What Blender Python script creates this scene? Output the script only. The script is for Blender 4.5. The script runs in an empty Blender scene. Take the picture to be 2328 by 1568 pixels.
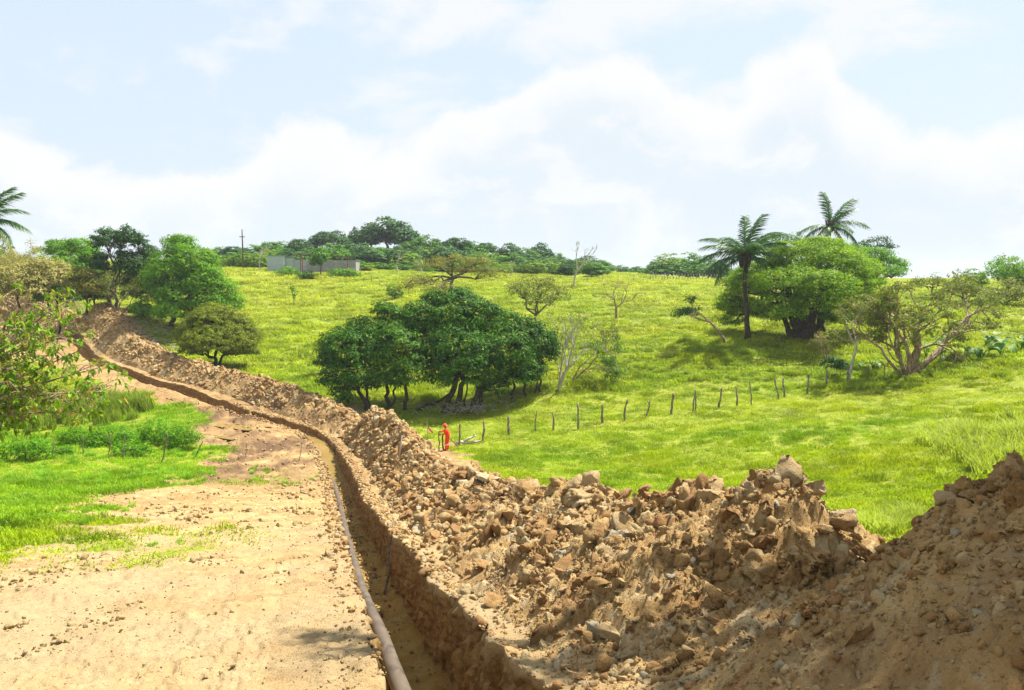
import bpy, bmesh, math, random
import numpy as np
from mathutils import Vector, Matrix

rng = np.random.default_rng(11)
random.seed(11)
R = math.radians
scene = bpy.context.scene
COL = scene.collection

# ------------------------------------------------------------------ camera
F = 1791.5                    # focal length in units of a 2328 px wide picture
PITCH = R(5.2)
cam_d = bpy.data.cameras.new('camera')
cam_d.sensor_width = 36.0
cam_d.lens = 36.0 * F / 2328.0
cam_d.clip_start = 0.05
cam_d.clip_end = 6000
cam = bpy.data.objects.new('camera', cam_d)
COL.objects.link(cam)
cam.location = (0, 0, 0)
cam.rotation_euler = (R(90) - PITCH, 0, 0)
scene.camera = cam

# ------------------------------------------------------------------ sky, sun, exposure
SUN_AZ = R(51)                # clockwise from +Y (straight ahead) towards +X (right)
SUN_EL = R(59)
sun_dir = Vector((math.sin(SUN_AZ) * math.cos(SUN_EL), math.cos(SUN_AZ) * math.cos(SUN_EL), math.sin(SUN_EL)))
sun_d = bpy.data.lights.new('sun', 'SUN')
sun_d.energy = 5.0
sun_d.angle = R(0.55)
sun_d.color = (1.0, 0.955, 0.87)
sun = bpy.data.objects.new('sun', sun_d)
COL.objects.link(sun)
sun.location = (40, 40, 80)
sun.rotation_euler = sun_dir.to_track_quat('Z', 'Y').to_euler()

vs = scene.view_settings
vs.view_transform = 'Standard'
vs.look = 'None'
vs.gamma = 1.0
vs.use_curve_mapping = False
vs.exposure = 1.3


class NT:
    """small helper round a node tree"""
    def __init__(self, tree):
        self.t = tree
        self.n = tree.nodes
        self.l = tree.links

    def node(self, kind, **kw):
        nd = self.n.new(kind)
        for k, v in kw.items():
            setattr(nd, k, v)
        return nd

    def put(self, sock, val):
        if val is None:
            return
        if isinstance(val, bpy.types.NodeSocket):
            self.l.new(val, sock)
        else:
            if hasattr(sock, 'default_value'):
                try:
                    sock.default_value = val
                except Exception:
                    if isinstance(val, (tuple, list)) and len(val) == 3:
                        sock.default_value = (*val, 1.0)
                    else:
                        raise

    def math(self, op, a, b=None, c=None, clamp=False):
        nd = self.node('ShaderNodeMath', operation=op, use_clamp=clamp)
        self.put(nd.inputs[0], a)
        self.put(nd.inputs[1], b)
        self.put(nd.inputs[2], c)
        return nd.outputs[0]

    def mix(self, f, a, b, blend='MIX'):
        nd = self.node('ShaderNodeMix', data_type='RGBA', blend_type=blend)
        self.put(nd.inputs[0], f)
        self.put(nd.inputs[6], a if not isinstance(a, tuple) else (*a, 1)[:4])
        self.put(nd.inputs[7], b if not isinstance(b, tuple) else (*b, 1)[:4])
        return nd.outputs[2]

    def noise(self, vec, scale, detail=4, rough=0.55, dist=0.0, out=0):
        nd = self.node('ShaderNodeTexNoise')
        self.put(nd.inputs['Vector'], vec)
        nd.inputs['Scale'].default_value = scale
        nd.inputs['Detail'].default_value = detail
        nd.inputs['Roughness'].default_value = rough
        nd.inputs['Distortion'].default_value = dist
        return nd.outputs[out]

    def smooth(self, x, a, b):
        nd = self.node('ShaderNodeMapRange', interpolation_type='SMOOTHSTEP')
        self.put(nd.inputs[0], x)
        nd.inputs[1].default_value = a
        nd.inputs[2].default_value = b
        nd.inputs[3].default_value = 0
        nd.inputs[4].default_value = 1
        return nd.outputs[0]

    def vmul(self, v, s):
        nd = self.node('ShaderNodeVectorMath', operation='MULTIPLY')
        self.put(nd.inputs[0], v)
        nd.inputs[1].default_value = s
        return nd.outputs[0]

    def attr(self, name, kind='GEOMETRY', out='Fac'):
        nd = self.node('ShaderNodeAttribute', attribute_name=name, attribute_type=kind)
        return nd.outputs[out]

    def bump(self, h, strength=0.5, dist=0.02, normal=None):
        nd = self.node('ShaderNodeBump')
        nd.inputs['Strength'].default_value = strength
        nd.inputs['Distance'].default_value = dist
        self.put(nd.inputs['Height'], h)
        self.put(nd.inputs['Normal'], normal)
        return nd.outputs[0]


world = bpy.data.worlds.new('World')
scene.world = world
world.use_nodes = True
wt = NT(world.node_tree)
wt.n.clear()
SKY_STRENGTH = 0.10
sky = wt.node('ShaderNodeTexSky', sky_type='NISHITA', sun_disc=False)
sky.sun_elevation = SUN_EL
sky.sun_rotation = SUN_AZ
sky.air_density = 1.3
sky.dust_density = 2.0
sky.ozone_density = 1.2
geo = wt.node('ShaderNodeTexCoord').outputs['Generated']
sep = wt.node('ShaderNodeSeparateXYZ')
wt.l.new(geo, sep.inputs[0])
el = wt.math('MULTIPLY', wt.math('ARCSINE', sep.outputs[2]), 57.2958)
az = wt.math('MULTIPLY', wt.math('ARCTAN2', sep.outputs[0], sep.outputs[1]), 57.2958)
n_big = wt.noise(geo, 5.0, 7, 0.58, 0.25)
n_fine = wt.noise(geo, 13.0, 6, 0.6, 0.3)
# cloud bank: height of its top over the azimuth
fc = wt.node('ShaderNodeFloatCurve')
crv = fc.mapping.curves[0]
bank = [(-180, 8), (-90, 8), (-40, 8.2), (-33, 9.0), (-28, 7.6), (-22, 6.8), (-17, 9.0), (-13, 10.6), (-9, 9.2), (-5, 11.4), (0, 12.6), (4, 14.2),
        (7.5, 15.0), (10.5, 13.2), (13.5, 11.8), (16.5, 13.4), (19.3, 15.2), (21.8, 12.4), (25, 11.0), (29, 9.4), (33, 9.8), (40, 9), (90, 8), (180, 8)]
while len(crv.points) < len(bank):
    crv.points.new(0.5, 0.5)
for p, (a, e) in zip(crv.points, bank):
    p.location = ((a + 180) / 360, e / 20)
    p.handle_type = 'AUTO'
fc.mapping.update()
wt.l.new(wt.math('MULTIPLY_ADD', az, 1 / 360, 0.5), fc.inputs['Value'])
top = wt.math('MULTIPLY', fc.outputs[0], 20.0)
edge = wt.math('ADD', wt.math('MULTIPLY', wt.math('SUBTRACT', n_big, 0.5), 7.0), wt.math('MULTIPLY', wt.math('SUBTRACT', n_fine, 0.5), 4.5))
dep = wt.math('SUBTRACT', wt.math('ADD', top, edge), el)
bank_m = wt.smooth(dep, -0.4, 1.1)
puff = wt.noise(wt.vmul(geo, (1, 1, 1.8)), 9.0, 6, 0.6, 0.4)
inner = wt.math('MULTIPLY', wt.smooth(dep, 0.8, 6.0), wt.math('SUBTRACT', 1.0, wt.math('MULTIPLY', wt.smooth(puff, 0.46, 0.66), 0.75)))
bank_w = wt.math('MULTIPLY', bank_m, wt.math('SUBTRACT', 1.0, wt.math('MULTIPLY', inner, 0.95)))
# loose high clouds
gv = wt.vmul(geo, (1.0, 1.0, 2.1))
wisp = wt.noise(gv, 5.2, 7, 0.55, 0.3)
wisp_m = wt.math('MULTIPLY', wt.smooth(wisp, 0.45, 0.62), wt.smooth(el, 4, 10))
clear = wt.mix(0.88, wt.vmul(sky.outputs[0], (SKY_STRENGTH,) * 3), (0.298, 0.342, 0.395))
c1 = wt.mix(wt.math('MULTIPLY', wisp_m, 0.85), clear, (0.392, 0.397, 0.402))
veil = wt.smooth(dep, -1.0, 4.0)
c2 = wt.mix(wt.math('MULTIPLY', veil, 0.9), c1, (0.322, 0.358, 0.390))
c3 = wt.mix(wt.math('MULTIPLY', bank_w, 0.95), c2, (0.405, 0.407, 0.408))
bg = wt.node('ShaderNodeBackground')
bg.inputs['Strength'].default_value = 1.0
wt.l.new(c3, bg.inputs['Color'])
wo = wt.node('ShaderNodeOutputWorld')
wt.l.new(bg.outputs[0], wo.inputs[0])

scene.render.engine = 'CYCLES'
scene.cycles.use_denoising = True
scene.cycles.denoising_prefilter = 'NONE'
scene.cycles.denoising_input_passes = 'RGB_ALBEDO_NORMAL'
scene.cycles.max_bounces = 6
scene.cycles.transparent_max_bounces = 6
scene.cycles.volume_bounces = 0

# ------------------------------------------------------------------ maths helpers
CT, ST = math.cos(PITCH), math.sin(PITCH)


def P(u, v, Y):
    """point of the place seen at picture position u, v (2328 x 1568) at Y metres ahead"""
    X = (u - 1164.0) / F
    U = (784.0 - v) / F
    dy = CT + U * ST
    dz = -ST + U * CT
    t = Y / dy
    return np.array([X * t, Y, dz * t])


def _hash(ix, iy, iz, seed):
    h = (ix * 374761393 + iy * 668265263 + iz * 2147483647 + seed * 1274126177) & 0xFFFFFFFF
    h = ((h ^ (h >> 13)) * 1274126177) & 0xFFFFFFFF
    h = (h ^ (h >> 16)) & 0xFFFFFFFF
    return h


def vnoise(p, seed=0):
    """gradient-like noise in -1..1 for an (n,3) or (n,2) array"""
    p = np.asarray(p, float)
    if p.shape[1] == 2:
        p = np.concatenate([p, np.full((len(p), 1), 0.37)], 1)
    i = np.floor(p).astype(np.int64)
    f = p - i
    w = f * f * f * (f * (f * 6 - 15) + 10)
    out = np.zeros(len(p))
    for dx in (0, 1):
        wx = w[:, 0] if dx else 1 - w[:, 0]
        for dy in (0, 1):
            wy = w[:, 1] if dy else 1 - w[:, 1]
            for dz in (0, 1):
                wz = w[:, 2] if dz else 1 - w[:, 2]
                h = _hash(i[:, 0] + dx, i[:, 1] + dy, i[:, 2] + dz, seed)
                gx = ((h & 1023) / 511.5 - 1)
                gy = (((h >> 10) & 1023) / 511.5 - 1)
                gz = (((h >> 20) & 1023) / 511.5 - 1)
                out += wx * wy * wz * (gx * (f[:, 0] - dx) + gy * (f[:, 1] - dy) + gz * (f[:, 2] - dz))
    return out * 1.25


def fbm(p, scale, octs=4, gain=0.5, seed=0, lac=2.07):
    p = np.asarray(p, float) * scale
    a, out = 1.0, np.zeros(len(p))
    for o in range(octs):
        out += a * vnoise(p, seed + o * 17)
        p = p * lac
        a *= gain
    return out


def worley(p, seed=0):
    """cell noise: distance to nearest and second nearest point, and a random value of the nearest cell"""
    p = np.asarray(p, float)[:, :2]
    i = np.floor(p).astype(np.int64)
    F1 = np.full(len(p), 9.0)
    F2 = np.full(len(p), 9.0)
    rid = np.zeros(len(p))
    tl = np.zeros((len(p), 2))
    for dx in (-1, 0, 1):
        for dy in (-1, 0, 1):
            cx, cy = i[:, 0] + dx, i[:, 1] + dy
            h = _hash(cx, cy, cx * 0 + 5, seed)
            fx = cx + (h & 1023) / 1023.0
            fy = cy + ((h >> 10) & 1023) / 1023.0
            d = np.hypot(p[:, 0] - fx, p[:, 1] - fy)
            nw = d < F1
            F2 = np.where(nw, F1, np.minimum(F2, d))
            rid = np.where(nw, ((h >> 20) & 1023) / 1023.0, rid)
            tl[nw, 0] = (p[:, 0] - fx)[nw]
            tl[nw, 1] = (p[:, 1] - fy)[nw]
            F1 = np.where(nw, d, F1)
    return F1, F2, rid, tl


def chunks(xy, freq, seed):
    """broken lumps: each cell a tilted plateau with cracks round it"""
    w = xy + 0.28 / freq * np.stack([fbm(xy, freq * 1.3, 2, 0.5, seed + 1), fbm(xy, freq * 1.3, 2, 0.5, seed + 2)], 1)
    F1, F2, rid, tl = worley(w * freq, seed)
    a = rid * 40.0
    tilt = (np.cos(a) * tl[:, 0] + np.sin(a) * tl[:, 1]) * 0.9
    return (rid - 0.5) + tilt - 0.55 * (1 - sstep(F2 - F1, 0.0, 0.22)) - 0.35 * F1 * F1


def sstep(x, a, b):
    t = np.clip((x - a) / (b - a), 0, 1)
    return t * t * (3 - 2 * t)


def mesh_np(name, verts, faces, smooth=True, attrs=None):
    """faces: (m,3) or (m,4) array, or a list of such arrays"""
    if isinstance(faces, np.ndarray):
        faces = [faces]
    faces = [f for f in faces if len(f)]
    me = bpy.data.meshes.new(name)
    verts = np.ascontiguousarray(verts, dtype=np.float32)
    nl = sum(f.size for f in faces)
    nf = sum(len(f) for f in faces)
    me.vertices.add(len(verts))
    me.loops.add(nl)
    me.polygons.add(nf)
    me.vertices.foreach_set('co', verts.ravel())
    me.loops.foreach_set('vertex_index', np.concatenate([f.ravel() for f in faces]).astype(np.int32))
    starts, tot = [], 0
    for f in faces:
        k = f.shape[1]
        starts.append(tot + np.arange(len(f)) * k)
        tot += f.size
    me.polygons.foreach_set('loop_start', np.concatenate(starts).astype(np.int32))
    if smooth:
        me.polygons.foreach_set('use_smooth', np.ones(nf, dtype=bool))
    for k, a in (attrs or {}).items():
        a = np.asarray(a, dtype=np.float32)
        if a.ndim == 1:
            at = me.attributes.new(k, 'FLOAT', 'POINT')
            at.data.foreach_set('value', a)
        else:
            at = me.attributes.new(k, 'FLOAT_VECTOR', 'POINT')
            at.data.foreach_set('vector', np.ascontiguousarray(a[:, :3]).ravel())
    me.update()
    me.validate()
    return me


def add(name, me, mat=None, parent=None, loc=None):
    o = bpy.data.objects.new(name, me)
    COL.objects.link(o)
    if mat is not None and me is not None and len(me.materials) == 0:
        me.materials.append(mat)
    if parent is not None:
        o.parent = parent
    if loc is not None:
        o.location = loc
    return o


def tag(o, label=None, cat=None, group=None, kind=None):
    if label:
        o['label'] = label
    if cat:
        o['category'] = cat
    if group:
        o['group'] = group
    if kind:
        o['kind'] = kind
    return o


def empty(name, loc, label=None, cat=None, group=None):
    o = bpy.data.objects.new(name, None)
    o.empty_display_size = 0.3
    COL.objects.link(o)
    o.location = loc
    return tag(o, label, cat, group)


def grid_faces(nr, nc, wrap=False):
    r = np.arange(nr - 1)[:, None]
    c = np.arange(nc if wrap else nc - 1)[None, :]
    c2 = (c + 1) % nc
    a = r * nc + c
    b = r * nc + c2
    return np.stack([a, b, b + nc, a + nc], -1).reshape(-1, 4)


class Geo:
    """collects tubes, boxes and other pieces into one mesh"""
    def __init__(self):
        self.v, self.q, self.t, self.n = [], [], [], 0

    def raw(self, v, q=None, t=None):
        self.v.append(np.asarray(v, float))
        if q is not None and len(q):
            self.q.append(np.asarray(q) + self.n)
        if t is not None and len(t):
            self.t.append(np.asarray(t) + self.n)
        self.n += len(v)

    def tube(self, pts, rad, n=6, cap=True):
        pts = np.asarray(pts, float)
        k = len(pts)
        rad = np.broadcast_to(np.asarray(rad, float), (k,))
        tan = np.gradient(pts, axis=0)
        tan /= np.linalg.norm(tan, axis=1, keepdims=True) + 1e-9
        ref = np.array([0.31, 0.22, 0.92]) if abs(tan[:, 2]).mean() < 0.8 else np.array([0.95, 0.2, 0.1])
        s = np.cross(tan, ref)
        s /= np.linalg.norm(s, axis=1, keepdims=True) + 1e-9
        w = np.cross(tan, s)
        a = np.linspace(0, 2 * math.pi, n, endpoint=False)
        ring = pts[:, None] + rad[:, None, None] * (np.cos(a)[None, :, None] * s[:, None] + np.sin(a)[None, :, None] * w[:, None])
        v = ring.reshape(-1, 3)
        q = grid_faces(k, n, True)
        t = []
        if cap:
            v = np.concatenate([v, pts[:1], pts[-1:]])
            c0, c1 = k * n, k * n + 1
            for i in range(n):
                j = (i + 1) % n
                t.append((c0, j, i))
                t.append((c1, (k - 1) * n + i, (k - 1) * n + j))
        self.raw(v, q, t)

    def box(self, x0, x1, y0, y1, z0, z1):
        v = [(x, y, z) for x in (x0, x1) for y in (y0, y1) for z in (z0, z1)]
        q = [(0, 1, 3, 2), (4, 6, 7, 5), (0, 4, 5, 1), (2, 3, 7, 6), (0, 2, 6, 4), (1, 5, 7, 3)]
        self.raw(v, q)

    def mesh(self, name, smooth=True, attrs=None):
        me = mesh_np(name, np.concatenate(self.v), [np.concatenate(x) for x in (self.q, self.t) if x], smooth, attrs)
        if not smooth:
            me.polygons.foreach_set('use_smooth', np.zeros(len(me.polygons), dtype=bool))
        return me


# ------------------------------------------------------------------ the lie of the land
ctrl = []


def C(u, v, Y):
    ctrl.append(P(u, v, Y))


path_ctrl = np.array([(2.3, -3.5), (1.5, -0.5), (0.72, 2), (-0.52, 7), (-2.3, 14), (-4.3, 22), (-8.3, 38), (-10.4, 45), (-13.4, 53.5), (-16.6, 57.3),
                      (-21.3, 60.8), (-29, 67), (-36.8, 75), (-46, 85), (-56.5, 97), (-70, 112), (-90, 133)])
path_z = [-1.3, -1.95, -2.5, -3.7, -5.3, -7.1, -10.1, -10.75, -11.25, -11.05, -10.7, -9.65, -9.4, -8.75, -8.2, -7.75, -6.5]
for (x, y), z in zip(path_ctrl, path_z):
    ctrl.append(np.array([x, y, z]))
for x, y, z in [(-10, -6, -1.2), (12, -6, -1.0), (10, 2, -2.1), (-8, 1, -2.3), (8, 9, -4.0), (0, -25, 1.5), (-30, -20, 1.0), (30, -20, 1.0),
                (-30, 10, -4.5), (28, 12, -4.5), (45, 25, -6.0), (-45, 30, -8.0), (-60, 55, -10)]:
    ctrl.append(np.array([x, y, z]))
for a in [(-4.5 * 0 + 0, 1568, 7), (0, 1300, 14), (0, 1180, 24), (130, 1130, 32), (480, 1060, 43), (280, 1046, 43), (120, 1044, 42.5), (0, 1000, 50),
          (450, 950, 58), (0, 880, 70), (300, 900, 66), (0, 800, 86), (240, 712, 95), (60, 738, 110), (0, 700, 125), (385, 735, 92), (493, 833, 78),
          (620, 700, 112), (620, 760, 92), (650, 850, 75), (560, 622, 140), (620, 616, 150), (790, 618, 150), (700, 648, 134), (870, 650, 130),
          (1010, 932, 65), (835, 930, 64), (1215, 892, 68), (1400, 860, 72), (1400, 760, 90), (1400, 722, 100), (1300, 652, 130), (1500, 640, 150),
          (1600, 700, 105), (1700, 770, 80), (1830, 767, 80), (1640, 776, 78), (1930, 869, 64), (2065, 851, 62), (2328, 820, 58), (2328, 700, 90),
          (2150, 660, 120), (2328, 655, 130), (2000, 640, 170), (1500, 1000, 50), (1150, 1050, 44), (1300, 1090, 37.5), (1550, 1092, 38), (1700, 1000, 45),
          (1980, 1185, 23), (2000, 1100, 30), (2328, 1040, 30), (2200, 990, 36), (2328, 900, 48), (2000, 950, 47), (1017, 1023, 51), (1300, 612, 185),
          (1000, 613, 175), (900, 573, 205), (850, 566, 215), (790, 570, 213), (700, 600, 190), (560, 610, 190), (1100, 590, 205), (1250, 608, 205),
          (1450, 628, 235), (1560, 634, 190), (1700, 630, 240), (100, 640, 130), (-50, 628, 150), (-300, 650, 120), (1000, 800, 83), (900, 720, 102),
          (2600, 800, 70), (2600, 640, 160)]:
    C(*a)
for k in range(16):
    a = k / 16 * 2 * math.pi
    for r, z in ((420, -5.0), (800, -8.0), (1800, -12.0)):
        ctrl.append(np.array([math.sin(a) * r, math.cos(a) * r + 40, z]))
ctrl = np.array(ctrl)
_q = ctrl[:, :2] / 40.0


def _U(d2):
    return 0.5 * d2 * np.log(d2 + 1e-9)


_n = len(_q)
_d2 = ((_q[:, None] - _q[None]) ** 2).sum(-1)
_A = np.zeros((_n + 3, _n + 3))
_A[:_n, :_n] = _U(_d2) + np.eye(_n) * 0.0008
_A[:_n, _n] = 1
_A[:_n, _n + 1:] = _q
_A[_n:, :_n] = _A[:_n, _n:].T
_w = np.linalg.solve(_A, np.concatenate([ctrl[:, 2], [0, 0, 0]]))


def base_z(xy):
    xy = np.atleast_2d(np.asarray(xy, float))
    out = np.empty(len(xy))
    for i in range(0, len(xy), 40000):
        q = xy[i:i + 40000, :2] / 40.0
        d2 = ((q[:, None] - _q[None]) ** 2).sum(-1)
        out[i:i + 40000] = _U(d2) @ _w[:_n] + _w[_n] + q @ _w[_n + 1:]
    return out


def hit(u, v):
    """where the ray through u, v meets the ground"""
    Ys = np.concatenate([np.arange(2.5, 30, 0.15), np.arange(30, 120, 0.4), np.arange(120, 420, 1.5)])
    p1 = P(u, v, 1.0)
    pts = Ys[:, None] * p1[None]
    g = base_z(pts)
    k = np.nonzero(pts[:, 2] < g)[0]
    if len(k) == 0:
        return pts[-1]
    k = max(k[0], 1)
    a, b = pts[k - 1, 2] - g[k - 1], pts[k, 2] - g[k]
    f = a / (a - b + 1e-9)
    p = pts[k - 1] + (pts[k] - pts[k - 1]) * f
    return p


def on_ground(x, y, dz=0.0):
    return np.array([x, y, base_z([[x, y]])[0] + dz])


# trench centre line: smooth curve and its frame
def catmull(pts, per=24):
    out = []
    n = len(pts)
    for i in range(n - 1):
        p0, p1, p2, p3 = pts[max(i - 1, 0)], pts[i], pts[i + 1], pts[min(i + 2, n - 1)]
        for k in range(per):
            t = k / per
            out.append(0.5 * (2 * p1 + (p2 - p0) * t + (2 * p0 - 5 * p1 + 4 * p2 - p3) * t * t + (-p0 + 3 * p1 - 3 * p2 + p3) * t ** 3))
    out.append(pts[-1])
    return np.array(out)


_pl = catmull(path_ctrl)
_sl = np.concatenate([[0], np.cumsum(np.linalg.norm(np.diff(_pl, axis=0), axis=1))])
S_END = _sl[-1]


def pc(s):
    return np.stack([np.interp(s, _sl, _pl[:, 0]), np.interp(s, _sl, _pl[:, 1])], -1)


def pn(s):
    d = pc(np.asarray(s) + 0.9) - pc(np.asarray(s) - 0.9)
    d /= np.linalg.norm(d, axis=-1, keepdims=True) + 1e-9
    return np.stack([d[..., 1], -d[..., 0]], -1)


def xy_st(s, t):
    return pc(s) + pn(s) * np.asarray(t)[..., None]


_cs = np.linspace(0, S_END, 220)
_cp = pc(_cs)


def st_of(xy):
    """along / across position of points relative to the trench (coarse)"""
    xy = np.asarray(xy, float)[:, :2]
    S, T = np.empty(len(xy)), np.empty(len(xy))
    a, b = _cp[:-1], _cp[1:]
    d = b - a
    L2 = (d ** 2).sum(1)
    for i in range(0, len(xy), 20000):
        p = xy[i:i + 20000, None] - a[None]
        f = np.clip((p * d).sum(-1) / L2, 0, 1)
        e = p - f[..., None] * d
        d2 = (e ** 2).sum(-1)
        k = d2.argmin(1)
        ii = np.arange(len(k))
        sg = np.sign(d[k, 1] * p[ii, k, 0] - d[k, 0] * p[ii, k, 1])
        S[i:i + 20000] = _cs[k] + f[ii, k] * np.sqrt(L2[k])
        T[i:i + 20000] = sg * np.sqrt(d2[ii, k])
    return S, T


S_BEND = float(_sl[np.abs(_pl[:, 1] - 55).argmin()])
S0 = float(_sl[np.abs(_pl[:, 1] - 7).argmin()]) - 5.3      # so that S0+5.3 is level with 7 m ahead

# bare earth outline on the ground
_dirt_px = [(-420, 1330), (-150, 1330), (0, 1290), (70, 1215), (150, 1150), (260, 1118), (370, 1105), (480, 1064), (492, 1020), (458, 985), (450, 940), (390, 912),
            (275, 902), (200, 868), (100, 826), (0, 822), (-150, 800), (-150, 722), (60, 728), (175, 733), (330, 797), (500, 848), (650, 890), (800, 925)]
_dirt = [hit(u, v)[:2] for u, v in _dirt_px]
_dirt += [xy_st(np.array([s]), np.array([t]))[0] for s, t in [(S0 + 52, 7.2), (S0 + 45, 8.2), (S0 + 35, 7.3), (S0 + 25, 6.6), (S0 + 15, 6.6), (S0 + 5, 7.4), (S0, 8)]]
_dirt += [np.array(p) for p in [(9, -8), (-14, -8), (-15, 3)]]
_dirt = np.array(_dirt)


def poly_sd(xy, poly):
    """signed distance to a polygon, positive inside"""
    xy = np.asarray(xy, float)[:, :2]
    out = np.empty(len(xy))
    a, b = poly, np.roll(poly, -1, 0)
    d = b - a
    L2 = (d ** 2).sum(1)
    for i in range(0, len(xy), 40000):
        p = xy[i:i + 40000]
        e = p[:, None] - a[None]
        f = np.clip((e * d).sum(-1) / L2, 0, 1)
        dist = np.sqrt((((e - f[..., None] * d)) ** 2).sum(-1).min(1))
        c = (a[None, :, 1] > p[:, None, 1]) != (b[None, :, 1] > p[:, None, 1])
        xin = d[None, :, 0] * (p[:, None, 1] - a[None, :, 1]) / (d[None, :, 1] + 1e-12) + a[None, :, 0]
        ins = (c & (p[:, None, 0] < xin)).sum(1) % 2 == 1
        out[i:i + 40000] = np.where(ins, dist, -dist)
    return out


_bare = [(hit(1030, 975)[:2], 3.2, 0.55), (hit(1120, 955)[:2], 4.0, 0.4), (P(850, 548, 212)[:2], 9, 1.0), (hit(680, 640)[:2], 6, 0.35), (hit(330, 790)[:2], 4, 0.5),
         (hit(620, 690)[:2], 5, 0.3), (hit(740, 640)[:2], 7, 0.4)]


_green = [(hit(150, 1240)[:2], 1.6), (hit(330, 1235)[:2], 2.4), (hit(420, 1255)[:2], 1.6), (hit(240, 1290)[:2], 1.2), (hit(560, 1085)[:2], 2.2), (hit(660, 1090)[:2], 2.4), (hit(540, 1070)[:2], 2.0), (hit(190, 1190)[:2], 1.6), (hit(480, 935)[:2], 2.0), (hit(60, 1210)[:2], 2.0)]


def dirt_mask(xy):
    xy = np.asarray(xy, float)[:, :2]
    d = np.hypot(xy[:, 0], xy[:, 1])
    sd = np.full(len(xy), -30.0)
    near = d < 190
    sd[near] = poly_sd(xy[near], _dirt)
    w = fbm(xy, 0.35, 5, 0.65, 3) * np.clip(d / 30, 0.4, 1.0) * 2.3
    m = sstep(sd + w, -0.45, 0.5)
    for c, r in _green:
        g = np.exp(-((xy - c) ** 2).sum(1) / (r * r))
        m = m * (1 - 0.5 * g * sstep(fbm(xy, 1.1, 3, 0.6, 13), -0.1, 0.35))
    for c, r, k in _bare:
        g = np.exp(-((xy - c) ** 2).sum(1) / (r * r))
        m = np.maximum(m, k * g * sstep(fbm(xy, 0.6, 3, 0.6, 9), -0.35, 0.25))
    return m


_mud = [(hit(580, 1020)[:2], 6.5, 1.15), (hit(640, 1060)[:2], 5.0, 1.0), (hit(480, 950)[:2], 6.5, 1.0), (hit(450, 1085)[:2], 3.0, 0.7), (hit(380, 930)[:2], 5, 0.5)]


def mud_mask(xy):
    m = np.zeros(len(xy))
    for c, r, k in _mud:
        m = np.maximum(m, k * np.exp(-((xy[:, :2] - c) ** 2).sum(1) / (r * r)))
    d = np.hypot(xy[:, 0], xy[:, 1])
    m = np.maximum(m, 0.42 * sstep(d, 27, 42) * (1 - 0.5 * sstep(d, 62, 75)))
    return np.clip(m * (0.75 + 1.1 * fbm(xy[:, :2], 0.5, 4, 0.6, 21)), 0, 1)


def pale_mask(xy):
    d = np.hypot(xy[:, 0], xy[:, 1])
    return np.clip(sstep(-d, -34, -12) * (0.75 + 0.8 * fbm(xy[:, :2], 0.28, 4, 0.6, 31)), 0, 1)


def relief(xy, dm):
    """small relief of the ground: clods, ruts, tussocky field"""
    d = np.hypot(xy[:, 0], xy[:, 1])
    fade = np.clip(25 / (d + 1), 0.0, 1)
    n1 = fbm(xy, 0.55, 3, 0.55, 41)
    n2 = fbm(xy, 2.3, 4, 0.6, 47)
    n3 = 1 - np.abs(fbm(xy, 5.5, 3, 0.6, 53)) * 2
    al = np.stack([xy @ np.array([0.97, 0.25]) * 3.2, xy @ np.array([-0.25, 0.97]) * 0.35], 1)
    n3 = n3 + 0.9 * fbm(al, 1.0, 3, 0.6, 58)
    n4 = np.zeros(len(xy))
    nr_ = (d < 40) & (dm > 0.02)
    if nr_.any():
        n4[nr_] = chunks(xy[nr_], 6.0, 57)
    dirt = 0.07 * n1 + 0.055 * n2 * (0.5 + 0.8 * sstep(n1, -0.1, 0.5)) + 0.022 * n3 * fade + 0.030 * n4 * fade * sstep(fbm(xy, 0.45, 3, 0.6, 59), -0.25, 0.45)
    mud = mud_mask(xy)
    mm = mud > 0.01
    if mm.any():
        dirt[mm] += mud[mm] * (0.34 * np.maximum(fbm(xy[mm], 0.9, 3, 0.6, 61), -0.10) + 0.17 * chunks(xy[mm], 2.2, 63))
    grass = (0.16 + 0.14 * sstep(d, 60, 100)) * fbm(xy, 0.16, 3, 0.5, 71) + 0.13 * fbm(xy, 0.55, 3, 0.5, 73)
    return dirt * dm + grass * (1 - dm)


def ground_full(xy):
    dm = dirt_mask(xy)
    return base_z(xy) + relief(xy, dm), dm


# ------------------------------------------------------------------ materials
def new_mat(name):
    m = bpy.data.materials.new(name)
    m.use_nodes = True
    t = NT(m.node_tree)
    t.n.clear()
    out = t.node('ShaderNodeOutputMaterial')
    b = t.node('ShaderNodeBsdfPrincipled')
    t.l.new(b.outputs[0], out.inputs[0])
    b.inputs['Specular IOR Level'].default_value = 0.25
    return m, t, b, out


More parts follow.
